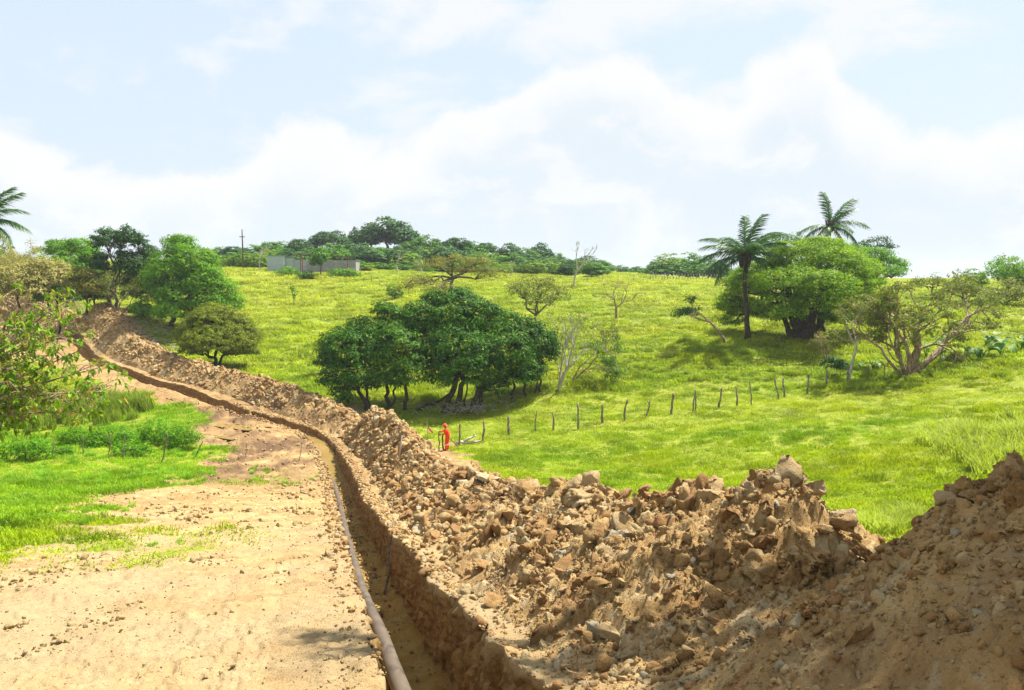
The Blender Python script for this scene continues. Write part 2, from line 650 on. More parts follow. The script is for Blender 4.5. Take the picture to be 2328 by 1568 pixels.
def dirt_colour(t, pos, mud=None, pale=None, grey=0.35):
    n1 = t.noise(pos, 0.55, 6, 0.6, 0.4)
    n2 = t.noise(pos, 2.6, 7, 0.65, 0.3)
    n3 = t.noise(pos, 17.0, 6, 0.72)
    n4 = t.noise(pos, 1.25, 5, 0.6, 0.8)
    n6 = t.noise(pos, 70.0, 3, 0.7)
    c = t.mix(t.smooth(n1, 0.35, 0.65), (0.285, 0.168, 0.058), (0.39, 0.25, 0.098))
    c = t.mix(t.math('MULTIPLY', t.smooth(n2, 0.50, 0.70), 0.8), c, (0.46, 0.345, 0.17))
    c = t.mix(t.math('MULTIPLY', t.smooth(n4, 0.55, 0.68), grey), c, (0.45, 0.375, 0.235))
    c = t.mix(t.math('MULTIPLY', t.smooth(n4, 0.46, 0.34), 0.6), c, (0.20, 0.092, 0.028))
    if pale is not None:
        c = t.mix(t.math('MULTIPLY', pale, 0.72), c, (0.305, 0.238, 0.132))
    if mud is not None:
        c = t.mix(t.math('MULTIPLY', mud, 0.95), c, (0.085, 0.042, 0.020))
    c = t.mix(t.math('MULTIPLY', t.smooth(n3, 0.46, 0.32), 0.65), c, (0.105, 0.060, 0.026))
    c = t.mix(t.math('MULTIPLY', t.smooth(n6, 0.56, 0.70), 0.35), c, (0.43, 0.35, 0.22))
    c = t.mix(t.math('MULTIPLY', t.smooth(n6, 0.44, 0.30), 0.40), c, (0.13, 0.078, 0.034))
    return c, n2, n3


def pos_of(t):
    return t.node('ShaderNodeNewGeometry').outputs['Position']


def make_ground_mat():
    m, t, b, out = new_mat('ground_earth_and_grass')
    pos = pos_of(t)
    dm, mud, pale = t.attr('dirt'), t.attr('mud'), t.attr('pale')
    c, n2, n3 = dirt_colour(t, pos, mud, pale)
    g1 = t.noise(pos, 0.22, 5, 0.6, 0.5)
    g2 = t.noise(pos, 3.0, 5, 0.65)
    g = t.mix(t.smooth(g1, 0.35, 0.65), (0.16, 0.23, 0.005), (0.25, 0.285, 0.009))
    g = t.mix(t.smooth(g2, 0.38, 0.62), (0.14, 0.15, 0.008), g)
    brk = t.smooth(t.math('ADD', dm, t.math('MULTIPLY', t.math('SUBTRACT', t.noise(pos, 2.2, 6, 0.65), 0.5), 0.9)), 0.35, 0.62)
    t.l.new(t.mix(brk, g, c), b.inputs['Base Color'])
    b.inputs['Roughness'].default_value = 0.92
    h = t.math('ADD', t.math('MULTIPLY', n2, 0.6), t.math('MULTIPLY', n3, 0.4))
    t.l.new(t.bump(h, 0.95, 0.085), b.inputs['Normal'])
    return m


def make_dirt_mat(name, wall=False):
    m, t, b, out = new_mat(name)
    pos = pos_of(t)
    if wall:
        c, n2, n3 = dirt_colour(t, pos, t.attr('mud'), t.attr('pale'), 0.15)
        wl = t.attr('wall')
        st = t.noise(t.vmul(pos, (1, 1, 0.22)), 7.0, 5, 0.65, 0.4)
        cw = t.mix(t.smooth(st, 0.35, 0.65), (0.165, 0.085, 0.022), (0.32, 0.19, 0.064))
        c = t.mix(wl, c, cw)
        fl = t.attr('floor')
        cf = t.mix(t.smooth(n2, 0.4, 0.65), (0.27, 0.15, 0.025), (0.33, 0.215, 0.06))
        c = t.mix(fl, c, cf)
    else:
        c, n2, n3 = dirt_colour(t, pos, t.attr('mud'), None, 0.75)
    t.l.new(c, b.inputs['Base Color'])
    b.inputs['Roughness'].default_value = 0.95
    n5 = t.noise(pos, 40.0, 4, 0.7)
    h = t.math('ADD', t.math('MULTIPLY', n2, 0.5), t.math('ADD', t.math('MULTIPLY', n3, 0.35), t.math('MULTIPLY', n5, 0.15)))
    t.l.new(t.bump(h, 1.0, 0.11), b.inputs['Normal'])
    return m


def make_clod_mat(name, greyish=0.0, pale=0.0):
    m, t, b, out = new_mat(name)
    pos = pos_of(t)
    rnd = t.node('ShaderNodeObjectInfo').outputs['Random']
    c, n2, n3 = dirt_colour(t, pos, None, None, 0.5)
    c = t.mix(t.math('MULTIPLY', t.smooth(rnd, 0.66, 0.76), 0.5), c, (0.42, 0.325, 0.175))
    c = t.mix(t.math('MULTIPLY', t.smooth(rnd, 0.955, 0.965), 0.6), c, (0.33, 0.285, 0.185))
    c = t.mix(t.math('MULTIPLY', t.smooth(rnd, 0.30, 0.20), 0.6), c, (0.215, 0.105, 0.035))
    c = t.mix(t.math('MULTIPLY', t.smooth(rnd, 0.98, 0.985), 0.5), c, (0.26, 0.25, 0.19))
    if pale:
        c = t.mix(pale, c, (0.335, 0.258, 0.122))
    if greyish:
        c = t.mix(t.math('MULTIPLY', t.smooth(t.noise(pos, 3.2, 5, 0.6), 0.38, 0.6), greyish * 0.6), c, (0.40, 0.345, 0.22))
    t.l.new(c, b.inputs['Base Color'])
    b.inputs['Roughness'].default_value = 0.95
    n5 = t.noise(pos, 45.0, 5, 0.7)
    h = t.math('ADD', t.math('MULTIPLY', n3, 0.6), t.math('MULTIPLY', n5, 0.4))
    t.l.new(t.bump(h, 1.0, 0.055), b.inputs['Normal'])
    return m


def leaf_mat(name, dark, light, third=None, trans=0.30, rough=0.6, inst=False, spec=0.12):
    """leaves: colour varies from leaf to leaf with the attribute lc"""
    m, t, b, out = new_mat(name)
    lc = t.attr('lc')
    c = t.mix(t.smooth(lc, 0.05, 0.75), dark, light)
    if third:
        c = t.mix(t.smooth(lc, 0.86, 0.93), c, third)
    if inst:
        tint = t.attr('tint', 'INSTANCER', 'Vector')
        c = t.mix(1.0, c, tint, 'MULTIPLY')
    t.l.new(c, b.inputs['Base Color'])
    b.inputs['Roughness'].default_value = rough
    b.inputs['Specular IOR Level'].default_value = spec
    tr = t.node('ShaderNodeBsdfTranslucent')
    t.l.new(t.mix(1.0, c, (1.15, 1.2, 0.6), 'MULTIPLY'), tr.inputs['Color'])
    mx = t.node('ShaderNodeMixShader')
    mx.inputs[0].default_value = trans
    t.l.new(b.outputs[0], mx.inputs[1])
    t.l.new(tr.outputs[0], mx.inputs[2])
    t.l.new(mx.outputs[0], out.inputs[0])
    return m


def bark_mat(name, c1, c2, scale=6.0):
    m, t, b, out = new_mat(name)
    pos = t.node('ShaderNodeTexCoord').outputs['Object']
    n = t.noise(t.vmul(pos, (1, 1, 0.35)), scale, 6, 0.65, 0.5)
    t.l.new(t.mix(t.smooth(n, 0.36, 0.64), c1, c2), b.inputs['Base Color'])
    b.inputs['Roughness'].default_value = 0.9
    t.l.new(t.bump(n, 0.8, 0.04), b.inputs['Normal'])
    return m


def plain_mat(name, c1, c2=None, scale=5.0, rough=0.7, metal=0.0, bump=0.3):
    m, t, b, out = new_mat(name)
    pos = t.node('ShaderNodeTexCoord').outputs['Object']
    n = t.noise(pos, scale, 6, 0.65, 0.4)
    t.l.new(t.mix(t.smooth(n, 0.35, 0.65), c1, c2 or tuple(x * 0.8 for x in c1)), b.inputs['Base Color'])
    b.inputs['Roughness'].default_value = rough
    b.inputs['Metallic'].default_value = metal
    t.l.new(t.bump(n, bump, 0.02), b.inputs['Normal'])
    return m


M_ground = make_ground_mat()
M_heap = make_dirt_mat('spoil_earth')
M_trench = make_dirt_mat('trench_earth', wall=True)
M_clod = make_clod_mat('clod_earth')
M_pebble = make_clod_mat('pale_pebble_earth', 0.0, 0.75)
M_grey_clod = make_clod_mat('pale_clod_earth', 0.8)
BARK = bark_mat('grey_brown_bark', (0.06, 0.045, 0.03), (0.17, 0.135, 0.095))
BARK_DARK = bark_mat('dark_bark', (0.03, 0.022, 0.014), (0.085, 0.062, 0.042))
BARK_PALE = bark_mat('pale_bark', (0.30, 0.26, 0.21), (0.52, 0.48, 0.42))
BARK_TAN = bark_mat('tan_bark', (0.13, 0.085, 0.05), (0.38, 0.28, 0.18))
L_mango = leaf_mat('mango_leaves', (0.008, 0.04, 0.001), (0.055, 0.175, 0.004), (0.20, 0.26, 0.012), 0.24)
L_mango2 = leaf_mat('lighter_mango_leaves', (0.012, 0.05, 0.002), (0.075, 0.205, 0.005), (0.25, 0.29, 0.015), 0.26)
L_bright = leaf_mat('bright_leaves', (0.055, 0.16, 0.004), (0.15, 0.33, 0.010), (0.27, 0.34, 0.02), 0.38)
L_ficus = leaf_mat('ficus_leaves', (0.075, 0.19, 0.003), (0.25, 0.39, 0.007), (0.40, 0.44, 0.015), 0.46)
L_mid = leaf_mat('mid_green_leaves', (0.035, 0.11, 0.008), (0.10, 0.22, 0.014), (0.18, 0.23, 0.02), 0.32)
L_dark = leaf_mat('dark_leaves', (0.014, 0.055, 0.010), (0.05, 0.125, 0.018), None, 0.24)
L_olive = leaf_mat('olive_leaves', (0.08, 0.125, 0.005), (0.22, 0.26, 0.010), (0.20, 0.16, 0.03), 0.3)
L_yellow = leaf_mat('yellowish_leaves', (0.13, 0.145, 0.014), (0.25, 0.25, 0.03), (0.26, 0.17, 0.05), 0.34)
L_brown = leaf_mat('brown_leaves', (0.085, 0.13, 0.015), (0.20, 0.24, 0.035), (0.34, 0.20, 0.07), 0.34)
L_dry = leaf_mat('dry_leaves', (0.20, 0.19, 0.035), (0.36, 0.33, 0.10), (0.42, 0.32, 0.14), 0.3)
L_big = leaf_mat('big_leaf_leaves', (0.08, 0.19, 0.008), (0.24, 0.37, 0.025), (0.46, 0.30, 0.07), 0.38, 0.5)
L_palm = leaf_mat('palm_leaves', (0.025, 0.085, 0.018), (0.08, 0.17, 0.03), None, 0.25, 0.4)
L_shrub = leaf_mat('lush_shrub_leaves', (0.06, 0.19, 0.003), (0.15, 0.34, 0.006), (0.28, 0.36, 0.02), 0.36)
L_broad = leaf_mat('broad_plant_leaves', (0.04, 0.13, 0.012), (0.10, 0.22, 0.03), (0.26, 0.33, 0.14), 0.3, 0.55)
M_grass = leaf_mat('grass_blades', (0.75, 0.8, 0.6), (1.0, 1.0, 1.0), (1.05, 1.0, 1.15), 0.36, 0.5, True)


# ------------------------------------------------------------------ ground sheet
def build_ground():
    th_f = np.arange(-41, 41.001, 0.145)
    th_c = np.concatenate([np.arange(43, 180, 4.0), [180.0], np.arange(-178, -42, 4.0)])
    th = np.radians(np.concatenate([th_f, th_c]))
    r = [0.4, 0.8, 1.2, 1.6, 2.0]
    while r[-1] < 60:
        r.append(r[-1] * 1.0098)
    while r[-1] < 230:
        r.append(r[-1] * 1.02)
    while r[-1] < 2200:
        r.append(r[-1] * 1.08)
    r = np.array(r)
    X = (r[:, None] * np.sin(th)[None]).ravel()
    Y = (r[:, None] * np.cos(th)[None]).ravel()
    xy = np.stack([X, Y], 1)
    z, dm = ground_full(xy)
    nr, nc = len(r), len(th)
    S, T = np.zeros(len(xy)), np.full(len(xy), 99.0)
    near = (np.abs(xy[:, 0]) < 100) & (xy[:, 1] > -8) & (xy[:, 1] < 140)
    S[near], T[near] = st_of(xy[near])
    cut = (np.abs(T) < 1.75) & (S > 0.3) & (S < S_END - 0.5)
    q = grid_faces(nr, nc, True)
    q = q[~cut[q].all(1)]
    mud, pale = mud_mask(xy), pale_mask(xy)
    v = np.concatenate([np.stack([X, Y, z], 1), [[0, 0, base_z([[0, 0]])[0]]]])
    tri = np.array([(len(xy), (i + 1) % nc, i) for i in range(nc)])
    ap = lambda a: np.append(a, a[0])
    me = mesh_np('ground', v, [q, tri], True, dict(dirt=ap(dm), mud=ap(mud), pale=ap(pale)))
    g = add('ground', me, M_ground)
    tag(g, 'rolling pasture with bare dirt working strip', None, None, 'structure')
    return g


GROUND = build_ground()

# ------------------------------------------------------------------ trench
DEPTH_S = [0, S0 + 6, S0 + 20, S0 + 40, S0 + 52, S0 + 62, S0 + 80, S_END]
DEPTH_V = [1.4, 1.35, 1.25, 1.1, 1.0, 0.95, 0.95, 0.9]


def trench_depth(s):
    return np.interp(s, DEPTH_S, DEPTH_V)


def half_w(s):
    return np.interp(s, [0, S0 + 8, S0 + 30, S0 + 50, S_END], [0.64, 0.61, 0.59, 0.62, 0.64])


def build_trench():
    s = [0.0]
    while s[-1] < S_END - 0.2:
        c = pc(np.array([s[-1]]))[0]
        s.append(s[-1] + max(0.035, 0.0055 * math.hypot(*c)))
    s = np.array(s)
    prof = []                                       # (kind, parameter)
    for a in np.linspace(-2.3, -1.0, 26)[:-1]:
        prof.append((0, a, 0.0))
    lips = [(-1.0, 0.0), (-0.94, 0.0), (-0.90, 0.01)]
    for a in np.linspace(0, 1, 26):
        prof.append((1, -1, a))
    for a in np.linspace(-1, 1, 17)[1:-1]:
        prof.append((2, a, 1.0))
    for a in np.linspace(1, 0, 40):
        prof.append((1, 1, a))
    for a in np.linspace(1.0, 2.3, 26)[1:]:
        prof.append((0, a, 0.0))
    ns, npf = len(s), len(prof)
    hw, D = half_w(s), trench_depth(s)
    c, n = pc(s), pn(s)
    edgeL = 0.13 * fbm(np.stack([s, s * 0 + 3], 1), 0.9, 4, 0.6, 5)
    edgeR = 0.24 * fbm(np.stack([s, s * 0 + 9], 1), 0.8, 4, 0.6, 6)
    T = np.zeros((ns, npf))
    DZ = np.zeros((ns, npf))
    wall = np.zeros((ns, npf))
    flr = np.zeros((ns, npf))
    for j, (k, a, b) in enumerate(prof):
        if k == 0:
            e = edgeL if a < 0 else edgeR
            w = max(0.0, 1.6 - abs(a)) / 0.6
            T[:, j] = np.sign(a) * (hw + (abs(a) - 1.0) * 1.15) + e * w
            DZ[:, j] = -0.03 * max(0.0, abs(a) - 1.95) / 0.35
        elif k == 1:
            e = edgeL if a < 0 else edgeR
            rounding = 0.10 * (1 - b) ** 3
            T[:, j] = a * (hw * (1 - 0.12 * b) + rounding * 0.3) + e * (1 - 0.6 * b)
            DZ[:, j] = -D * (b ** 1.15)
            wall[:, j] = sstep(np.full(ns, b), 0.04, 0.2) * (1 - sstep(np.full(ns, b), 0.9, 1.0))
            flr[:, j] = sstep(np.full(ns, b), 0.9, 1.0)
        else:
            T[:, j] = a * hw * 0.88
            DZ[:, j] = -D - 0.03 * (1 - a * a)
            flr[:, j] = 1
    xy = c[:, None] + n[:, None] * T[..., None]
    flat = xy.reshape(-1, 2)
    gz, dm = ground_full(flat)
    gz = gz.reshape(ns, npf)
    rim = base_z(c)[:, None]
    wz = np.clip(-DZ / 0.4, 0, 1)
    z = (gz * (1 - wz) + rim * wz) + DZ
    p = np.stack([xy[..., 0], xy[..., 1], z], -1)
    pf = p.reshape(-1, 3)
    nz = fbm(pf * np.array([1, 1, 0.45]), 2.6, 4, 0.6, 77) * 0.085 + fbm(pf, 9.0, 3, 0.6, 79) * 0.045
    wq = np.stack([np.repeat(s, npf), z.ravel() * 0.8], 1)
    nz += chunks(wq, 3.0, 87) * 0.055 + chunks(wq, 7.5, 89) * 0.05 + chunks(wq, 16.0, 91) * 0.022
    sgn = np.sign(T)
    push = (nz.reshape(ns, npf)) * wall
    p[..., :2] -= n[:, None] * (push * sgn)[..., None]
    fz = fbm(flat, 1.6, 4, 0.6, 81).reshape(ns, npf) * 0.06 * flr
    crumbs = np.maximum(fbm(flat, 3.5, 3, 0.6, 83).reshape(ns, npf), 0) * 0.22 * flr * sstep(np.abs(T) / hw[:, None], 0.35, 0.8)
    p[..., 2] += fz + crumbs
    me = mesh_np('trench', p.reshape(-1, 3), grid_faces(ns, npf), True,
                 dict(wall=wall.ravel(), floor=flr.ravel(), mud=mud_mask(flat), pale=pale_mask(flat)))
    o = add('trench', me, M_trench)
    tag(o, 'narrow open trench cut through the dirt strip', None, None, 'structure')
    return o


TRENCH = build_trench()


def floor_z(s):
    s = np.atleast_1d(s)
    return base_z(pc(s)) - trench_depth(s)


# muddy water lying in the trench at the foot of the slope
def build_water():
    m, t, b, out = new_mat('muddy_water')
    pos = pos_of(t)
    n = t.noise(pos, 0.7, 4, 0.6)
    t.l.new(t.mix(n, (0.20, 0.125, 0.035), (0.32, 0.22, 0.075)), b.inputs['Base Color'])
    b.inputs['Roughness'].default_value = 0.06
    b.inputs['Specular IOR Level'].default_value = 0.5
    t.l.new(t.bump(t.noise(pos, 6.0, 2, 0.5), 0.05, 0.01), b.inputs['Normal'])
    s = np.arange(S0 + 40.5, S0 + 58.5, 0.4)
    zl = float(floor_z(np.array([S0 + 42.5]))[0]) + 0.03
    hw = half_w(s) * 0.93
    v = np.concatenate([np.c_[xy_st(s, -hw), np.full(len(s), zl)], np.c_[xy_st(s, hw), np.full(len(s), zl)]])
    k = len(s)
    q = np.array([(i, i + k, i + k + 1, i + 1) for i in range(k - 1)])
    o = add('water', mesh_np('water', v, q), m)
    tag(o, 'muddy yellow water standing in the trench bottom', None, None, 'structure')
    # puddles in the wheel ruts of the muddy strip
    for (u, vv, rx, ry, ang) in [(512, 968, 2.6, 0.55, -0.5), (478, 990, 2.2, 0.4, -0.55), (572, 967, 1.4, 0.5, -0.4)]:
        c = hit(u, vv)
        a = np.linspace(0, 2 * math.pi, 40, endpoint=False)
        rr = 1 + 0.25 * np.sin(3 * a + u) + 0.12 * np.sin(7 * a + vv)
        lx, ly = rx * rr * np.cos(a), ry * rr * np.sin(a)
        x = c[0] + lx * math.cos(ang) - ly * math.sin(ang)
        y = c[1] + lx * math.sin(ang) + ly * math.cos(ang)
        zz = float(np.median(ground_full(np.stack([x, y], 1))[0])) + 0.012
        pv = np.concatenate([np.c_[x, y, np.full(40, zz)], [[c[0], c[1], zz]]])
        tr = np.array([(40, i, (i + 1) % 40) for i in range(40)])
        po = add('puddle', mesh_np('puddle', pv, tr), m)
        tag(po, 'yellow muddy puddle lying in a wheel rut', None, None, 'structure')


build_water()


# ------------------------------------------------------------------ clods
def ico(sub):
    bm = bmesh.new()
    bmesh.ops.create_icosphere(bm, subdivisions=sub, radius=1.0)
    v = np.array([x.co for x in bm.verts])
    f = np.array([[w.index for w in x.verts] for x in bm.faces])
    bm.free()
    return v, f


def clod_mesh(name, seed, sub=3, rough=0.22, planes=7, squash=(1, 0.85, 0.7), fine=0.06):
    r = np.random.default_rng(seed)
    v, f = ico(sub)
    v = v * (1 + rough * fbm(v + seed * 3.1, 1.1, 3, 0.55, seed)[:, None])
    for _ in range(planes):
        n = r.normal(size=3)
        n /= np.linalg.norm(n)
        d = r.uniform(0.30, 0.72)
        e = v @ n - d
        k = e > 0
        v[k] -= (e[k] * 0.97)[:, None] * n
    nn = v / (np.linalg.norm(v, axis=1, keepdims=True) + 1e-9)
    if sub >= 3:
        v += nn * (fine * fbm(v + seed, 3.0, 4, 0.65, seed + 5))[:, None]
        v += nn * (fine * 0.9 * np.minimum(fbm(v + seed, 2.1, 2, 0.6, seed + 9), 0.0))[:, None]
    v *= np.array(squash)
    return mesh_np(name, v, f, sub >= 5)


CLODS_BIG = [clod_mesh('clod', 100 + i, 5, 0.30, 13, (1, random.uniform(0.75, 1), random.uniform(0.6, 0.85)), 0.24) for i in range(5)]
CLODS = [clod_mesh('clod', 10 + i, 3, 0.35, 12, (1, random.uniform(0.7, 1), random.uniform(0.55, 0.8)), 0.26) for i in range(8)]
CLODS_SMALL = [clod_mesh('crumb', 40 + i, 2, 0.4, 9, (1, random.uniform(0.7, 1), random.uniform(0.55, 0.85))) for i in range(6)]
for me_ in CLODS_BIG + CLODS + CLODS_SMALL:
    me_.materials.append(M_clod)


# ------------------------------------------------------------------ scattering of uncountable stuff
def scatter(name, pts, rot, scl, idx, protos, tint=None, label=None):
    n = len(pts)
    me = mesh_np(name, pts, np.zeros((0, 4), int)) if False else bpy.data.meshes.new(name)
    me.vertices.add(n)
    me.vertices.foreach_set('co', np.ascontiguousarray(pts, dtype=np.float32).ravel())
    for k, a in (('rot', rot), ('scl', scl), ('tint', tint)):
        if a is not None:
            at = me.attributes.new(k, 'FLOAT_VECTOR', 'POINT')
            at.data.foreach_set('vector', np.ascontiguousarray(a, dtype=np.float32).ravel())
    at = me.attributes.new('idx', 'INT', 'POINT')
    at.data.foreach_set('value', np.asarray(idx, dtype=np.int32))
    o = bpy.data.objects.new(name, me)
    COL.objects.link(o)
    ng = bpy.data.node_groups.new(name + '_nodes', 'GeometryNodeTree')
    ng.interface.new_socket('Geometry', in_out='INPUT', socket_type='NodeSocketGeometry')
    ng.interface.new_socket('Geometry', in_out='OUTPUT', socket_type='NodeSocketGeometry')
    N, L = ng.nodes, ng.links
    gi, go = N.new('NodeGroupInput'), N.new('NodeGroupOutput')
    iop = N.new('GeometryNodeInstanceOnPoints')
    jn = N.new('GeometryNodeJoinGeometry')
    for p in protos:
        oi = N.new('GeometryNodeObjectInfo')
        oi.inputs['Object'].default_value = p
        oi.inputs['As Instance'].default_value = True
        L.new(oi.outputs['Geometry'], jn.inputs[0])

    def na(nm, kind):
        nd = N.new('GeometryNodeInputNamedAttribute')
        nd.data_type = kind
        nd.inputs['Name'].default_value = nm
        return nd.outputs['Attribute']
    L.new(gi.outputs[0], iop.inputs['Points'])
    L.new(jn.outputs[0], iop.inputs['Instance'])
    iop.inputs['Pick Instance'].default_value = True
    L.new(na('idx', 'INT'), iop.inputs['Instance Index'])
    e2r = N.new('FunctionNodeEulerToRotation')
    L.new(na('rot', 'FLOAT_VECTOR'), e2r.inputs[0])
    L.new(e2r.outputs[0], iop.inputs['Rotation'])
    L.new(na('scl', 'FLOAT_VECTOR'), iop.inputs['Scale'])
    L.new(iop.outputs[0], go.inputs[0])
    md = o.modifiers.new('scatter', 'NODES')
    md.node_group = ng
    if label:
        tag(o, label, None, None, 'stuff')
    else:
        o['kind'] = 'stuff'
    return o


def proto(me):
    return bpy.data.objects.new(me.name + '_proto', me)


PC_SMALL = [proto(m) for m in CLODS_SMALL]
PC_MID = [proto(m) for m in CLODS]
PEBBLES = []
for m_ in CLODS_SMALL + CLODS[:3]:
    m2_ = m_.copy()
    m2_.name = 'pebble'
    m2_.materials.clear()
    m2_.materials.append(M_pebble)
    PEBBLES.append(m2_)
PC_PEB = [proto(m) for m in PEBBLES[:6]]


# ------------------------------------------------------------------ spoil heaps
def tri_profile(t, t0, tc, t1):
    a = (t - t0) / (tc - t0)
    b = (t1 - t) / (t1 - tc)
    k = 0.22
    h = np.clip(0.5 + 0.5 * (b - a) / k, 0, 1)
    return np.clip(b * (1 - h) + a * h - k * h * (1 - h), -0.2, 1.0)


NEAR_S = np.array([-4, 0, 2.0, 2.9, 3.22, 3.44, 3.62, 5.2, 5.7, 6.2, 7.0, 8.6, 9.6, 10.3, 11.5, 13.1, 15, 17, 20.5, 24, 29, 34, 39, 43, 46, 48.5, 51, 53, 54.5]) + S0
NEAR_H = np.array([1.88, 1.88, 1.9, 1.9, 1.88, 1.5, 0.85, 0.95, 1.6, 1.8, 1.6, 1.45, 1.4, 1.2, 1.45, 1.4, 1.2, 1.3, 1.35, 1.45, 1.5, 1.7, 2.1, 2.5, 2.7, 2.6, 2.4, 2.0, 1.0])


def near_heap_h(s, t):
    hc = np.interp(s, NEAR_S, NEAR_H)
    k_ = np.array([-4, 8, 15, 20, 30, 40, 54]) + S0
    t0 = np.interp(s, k_, [0.9, 1.0, 1.1, 1.2, 1.3, 1.6, 1.6])
    tc = np.interp(s, k_, [3.9, 3.8, 3.7, 3.5, 3.3, 3.3, 3.4])
    t1 = np.interp(s, k_, [7.6, 6.4, 6.0, 5.8, 5.7, 6.0, 6.3])
    k = tri_profile(t, t0, tc, t1)
    return hc * k, k


def heap_noise(xy, amp):
    a = fbm(xy, 0.75, 2, 0.5, 201)
    b = 1 - 2 * np.abs(fbm(xy, 1.5, 2, 0.5, 205))
    c = 1 - 2 * np.abs(fbm(xy + 0.3 * np.stack([a, -a], 1), 3.3, 2, 0.5, 209))
    d = fbm(xy, 7.5, 3, 0.6, 215)
    e = fbm(xy, 17.0, 2, 0.6, 219)
    k1 = chunks(xy, 1.35, 231) * sstep(fbm(xy, 0.5, 2, 0.5, 233), -0.45, 0.1)
    k2 = chunks(xy, 3.4, 241) * sstep(fbm(xy, 0.8, 2, 0.5, 243), -0.5, 0.0)
    k3 = chunks(xy, 8.5, 251)
    return amp * (0.22 * a + 0.09 * (b - 0.3) + 0.05 * (c - 0.3) + 0.05 * d + 0.07 * k1 + 0.055 * k2 + 0.05 * k3) + 0.020 * e


def heap_surface(s, t, far=False):
    xy = xy_st(s, t)
    if far:
        h, k = far_heap_h(s, t)
    else:
        h, k = near_heap_h(s, t)
    amp = sstep(k, -0.05, 0.25)
    if not far:
        smooth_zone = (1 - sstep(s - S0, 3.5, 6.5)) * (1 - sstep(t, 3.0, 4.2))
        amp = amp * (1 - 0.62 * smooth_zone)
    z = base_z(xy) + h + heap_noise(xy, 1.35 if far else 1.0) * amp - 0.12 * (k < 0.0)
    return xy, z, k


FAR_S0 = S0 + 54.0


def far_heap_h(s, t):
    hc = np.interp(s, [FAR_S0 - 1, FAR_S0 + 2, FAR_S0 + 8, FAR_S0 + 20, FAR_S0 + 40, FAR_S0 + 55, S_END], [0.2, 1.3, 1.7, 1.4, 1.55, 1.5, 1.2])
    t0 = np.interp(s, [FAR_S0, FAR_S0 + 12, FAR_S0 + 20], [1.0, 1.9, 1.15])
    k = tri_profile(t, t0, t0 + 2.1, t0 + 5.0)
    return hc * k, k


def build_heap(name, s, t, label, far):
    Sg, Tg = np.meshgrid(s, t, indexing='ij')
    xy, z, k = heap_surface(Sg.ravel(), Tg.ravel(), far)
    me = mesh_np(name, np.c_[xy, z], grid_faces(len(s), len(t)), True, dict(mud=np.maximum(mud_mask(xy), np.clip(fbm(xy, 0.35, 3, 0.6, 301) - 0.05, 0, 1) * 0.8)))
    o = add(name, me, M_heap)
    return tag(o, label, 'earth heap')


s_near = [0.05]
while s_near[-1] < S0 + 55:
    s_near.append(s_near[-1] + max(0.035, 0.0052 * (s_near[-1] - S0 + 2.5)))
HEAP = build_heap('spoil_heap', np.array(s_near), np.concatenate([np.arange(0.8, 5.4, 0.03), np.arange(5.4, 8.8, 0.08)]),
                  'long heap of broken tan clay running from the foreground past the orange worker', False)
s_far = [FAR_S0 - 1]
while s_far[-1] < S_END - 1:
    s_far.append(s_far[-1] + 0.0042 * (s_far[-1] - S0))
HEAP_FAR = build_heap('spoil_heap', np.array(s_far), np.arange(0.85, 7.2, 0.16),
                      'low spoil ridge climbing the left hill beyond the trench bend', True)


def surf_at(s, t, far=False):
    xy, z, k = heap_surface(np.atleast_1d(s).astype(float), np.atleast_1d(t).astype(float), far)
    return np.c_[xy, z], k


def put_piece(name, me, loc, size, parent, mat=None, rot=None, stretch=(1, 1, 1)):
    o = bpy.data.objects.new(name, me)
    COL.objects.link(o)
    o.parent = parent
    o.location = loc
    o.rotation_euler = rot if rot is not None else (random.uniform(-0.5, 0.5), random.uniform(-0.5, 0.5), random.uniform(0, 6.28))
    o.scale = tuple(size * k for k in stretch)
    return o


GREY_BIG = []
for me_ in [clod_mesh('clod', 300 + i, 5, 0.22, 16, (1, 0.9, 0.8), 0.13) for i in range(3)]:
    m2 = me_.copy()
    m2.materials.clear()
    m2.materials.append(M_grey_clod)
    GREY_BIG.append(m2)

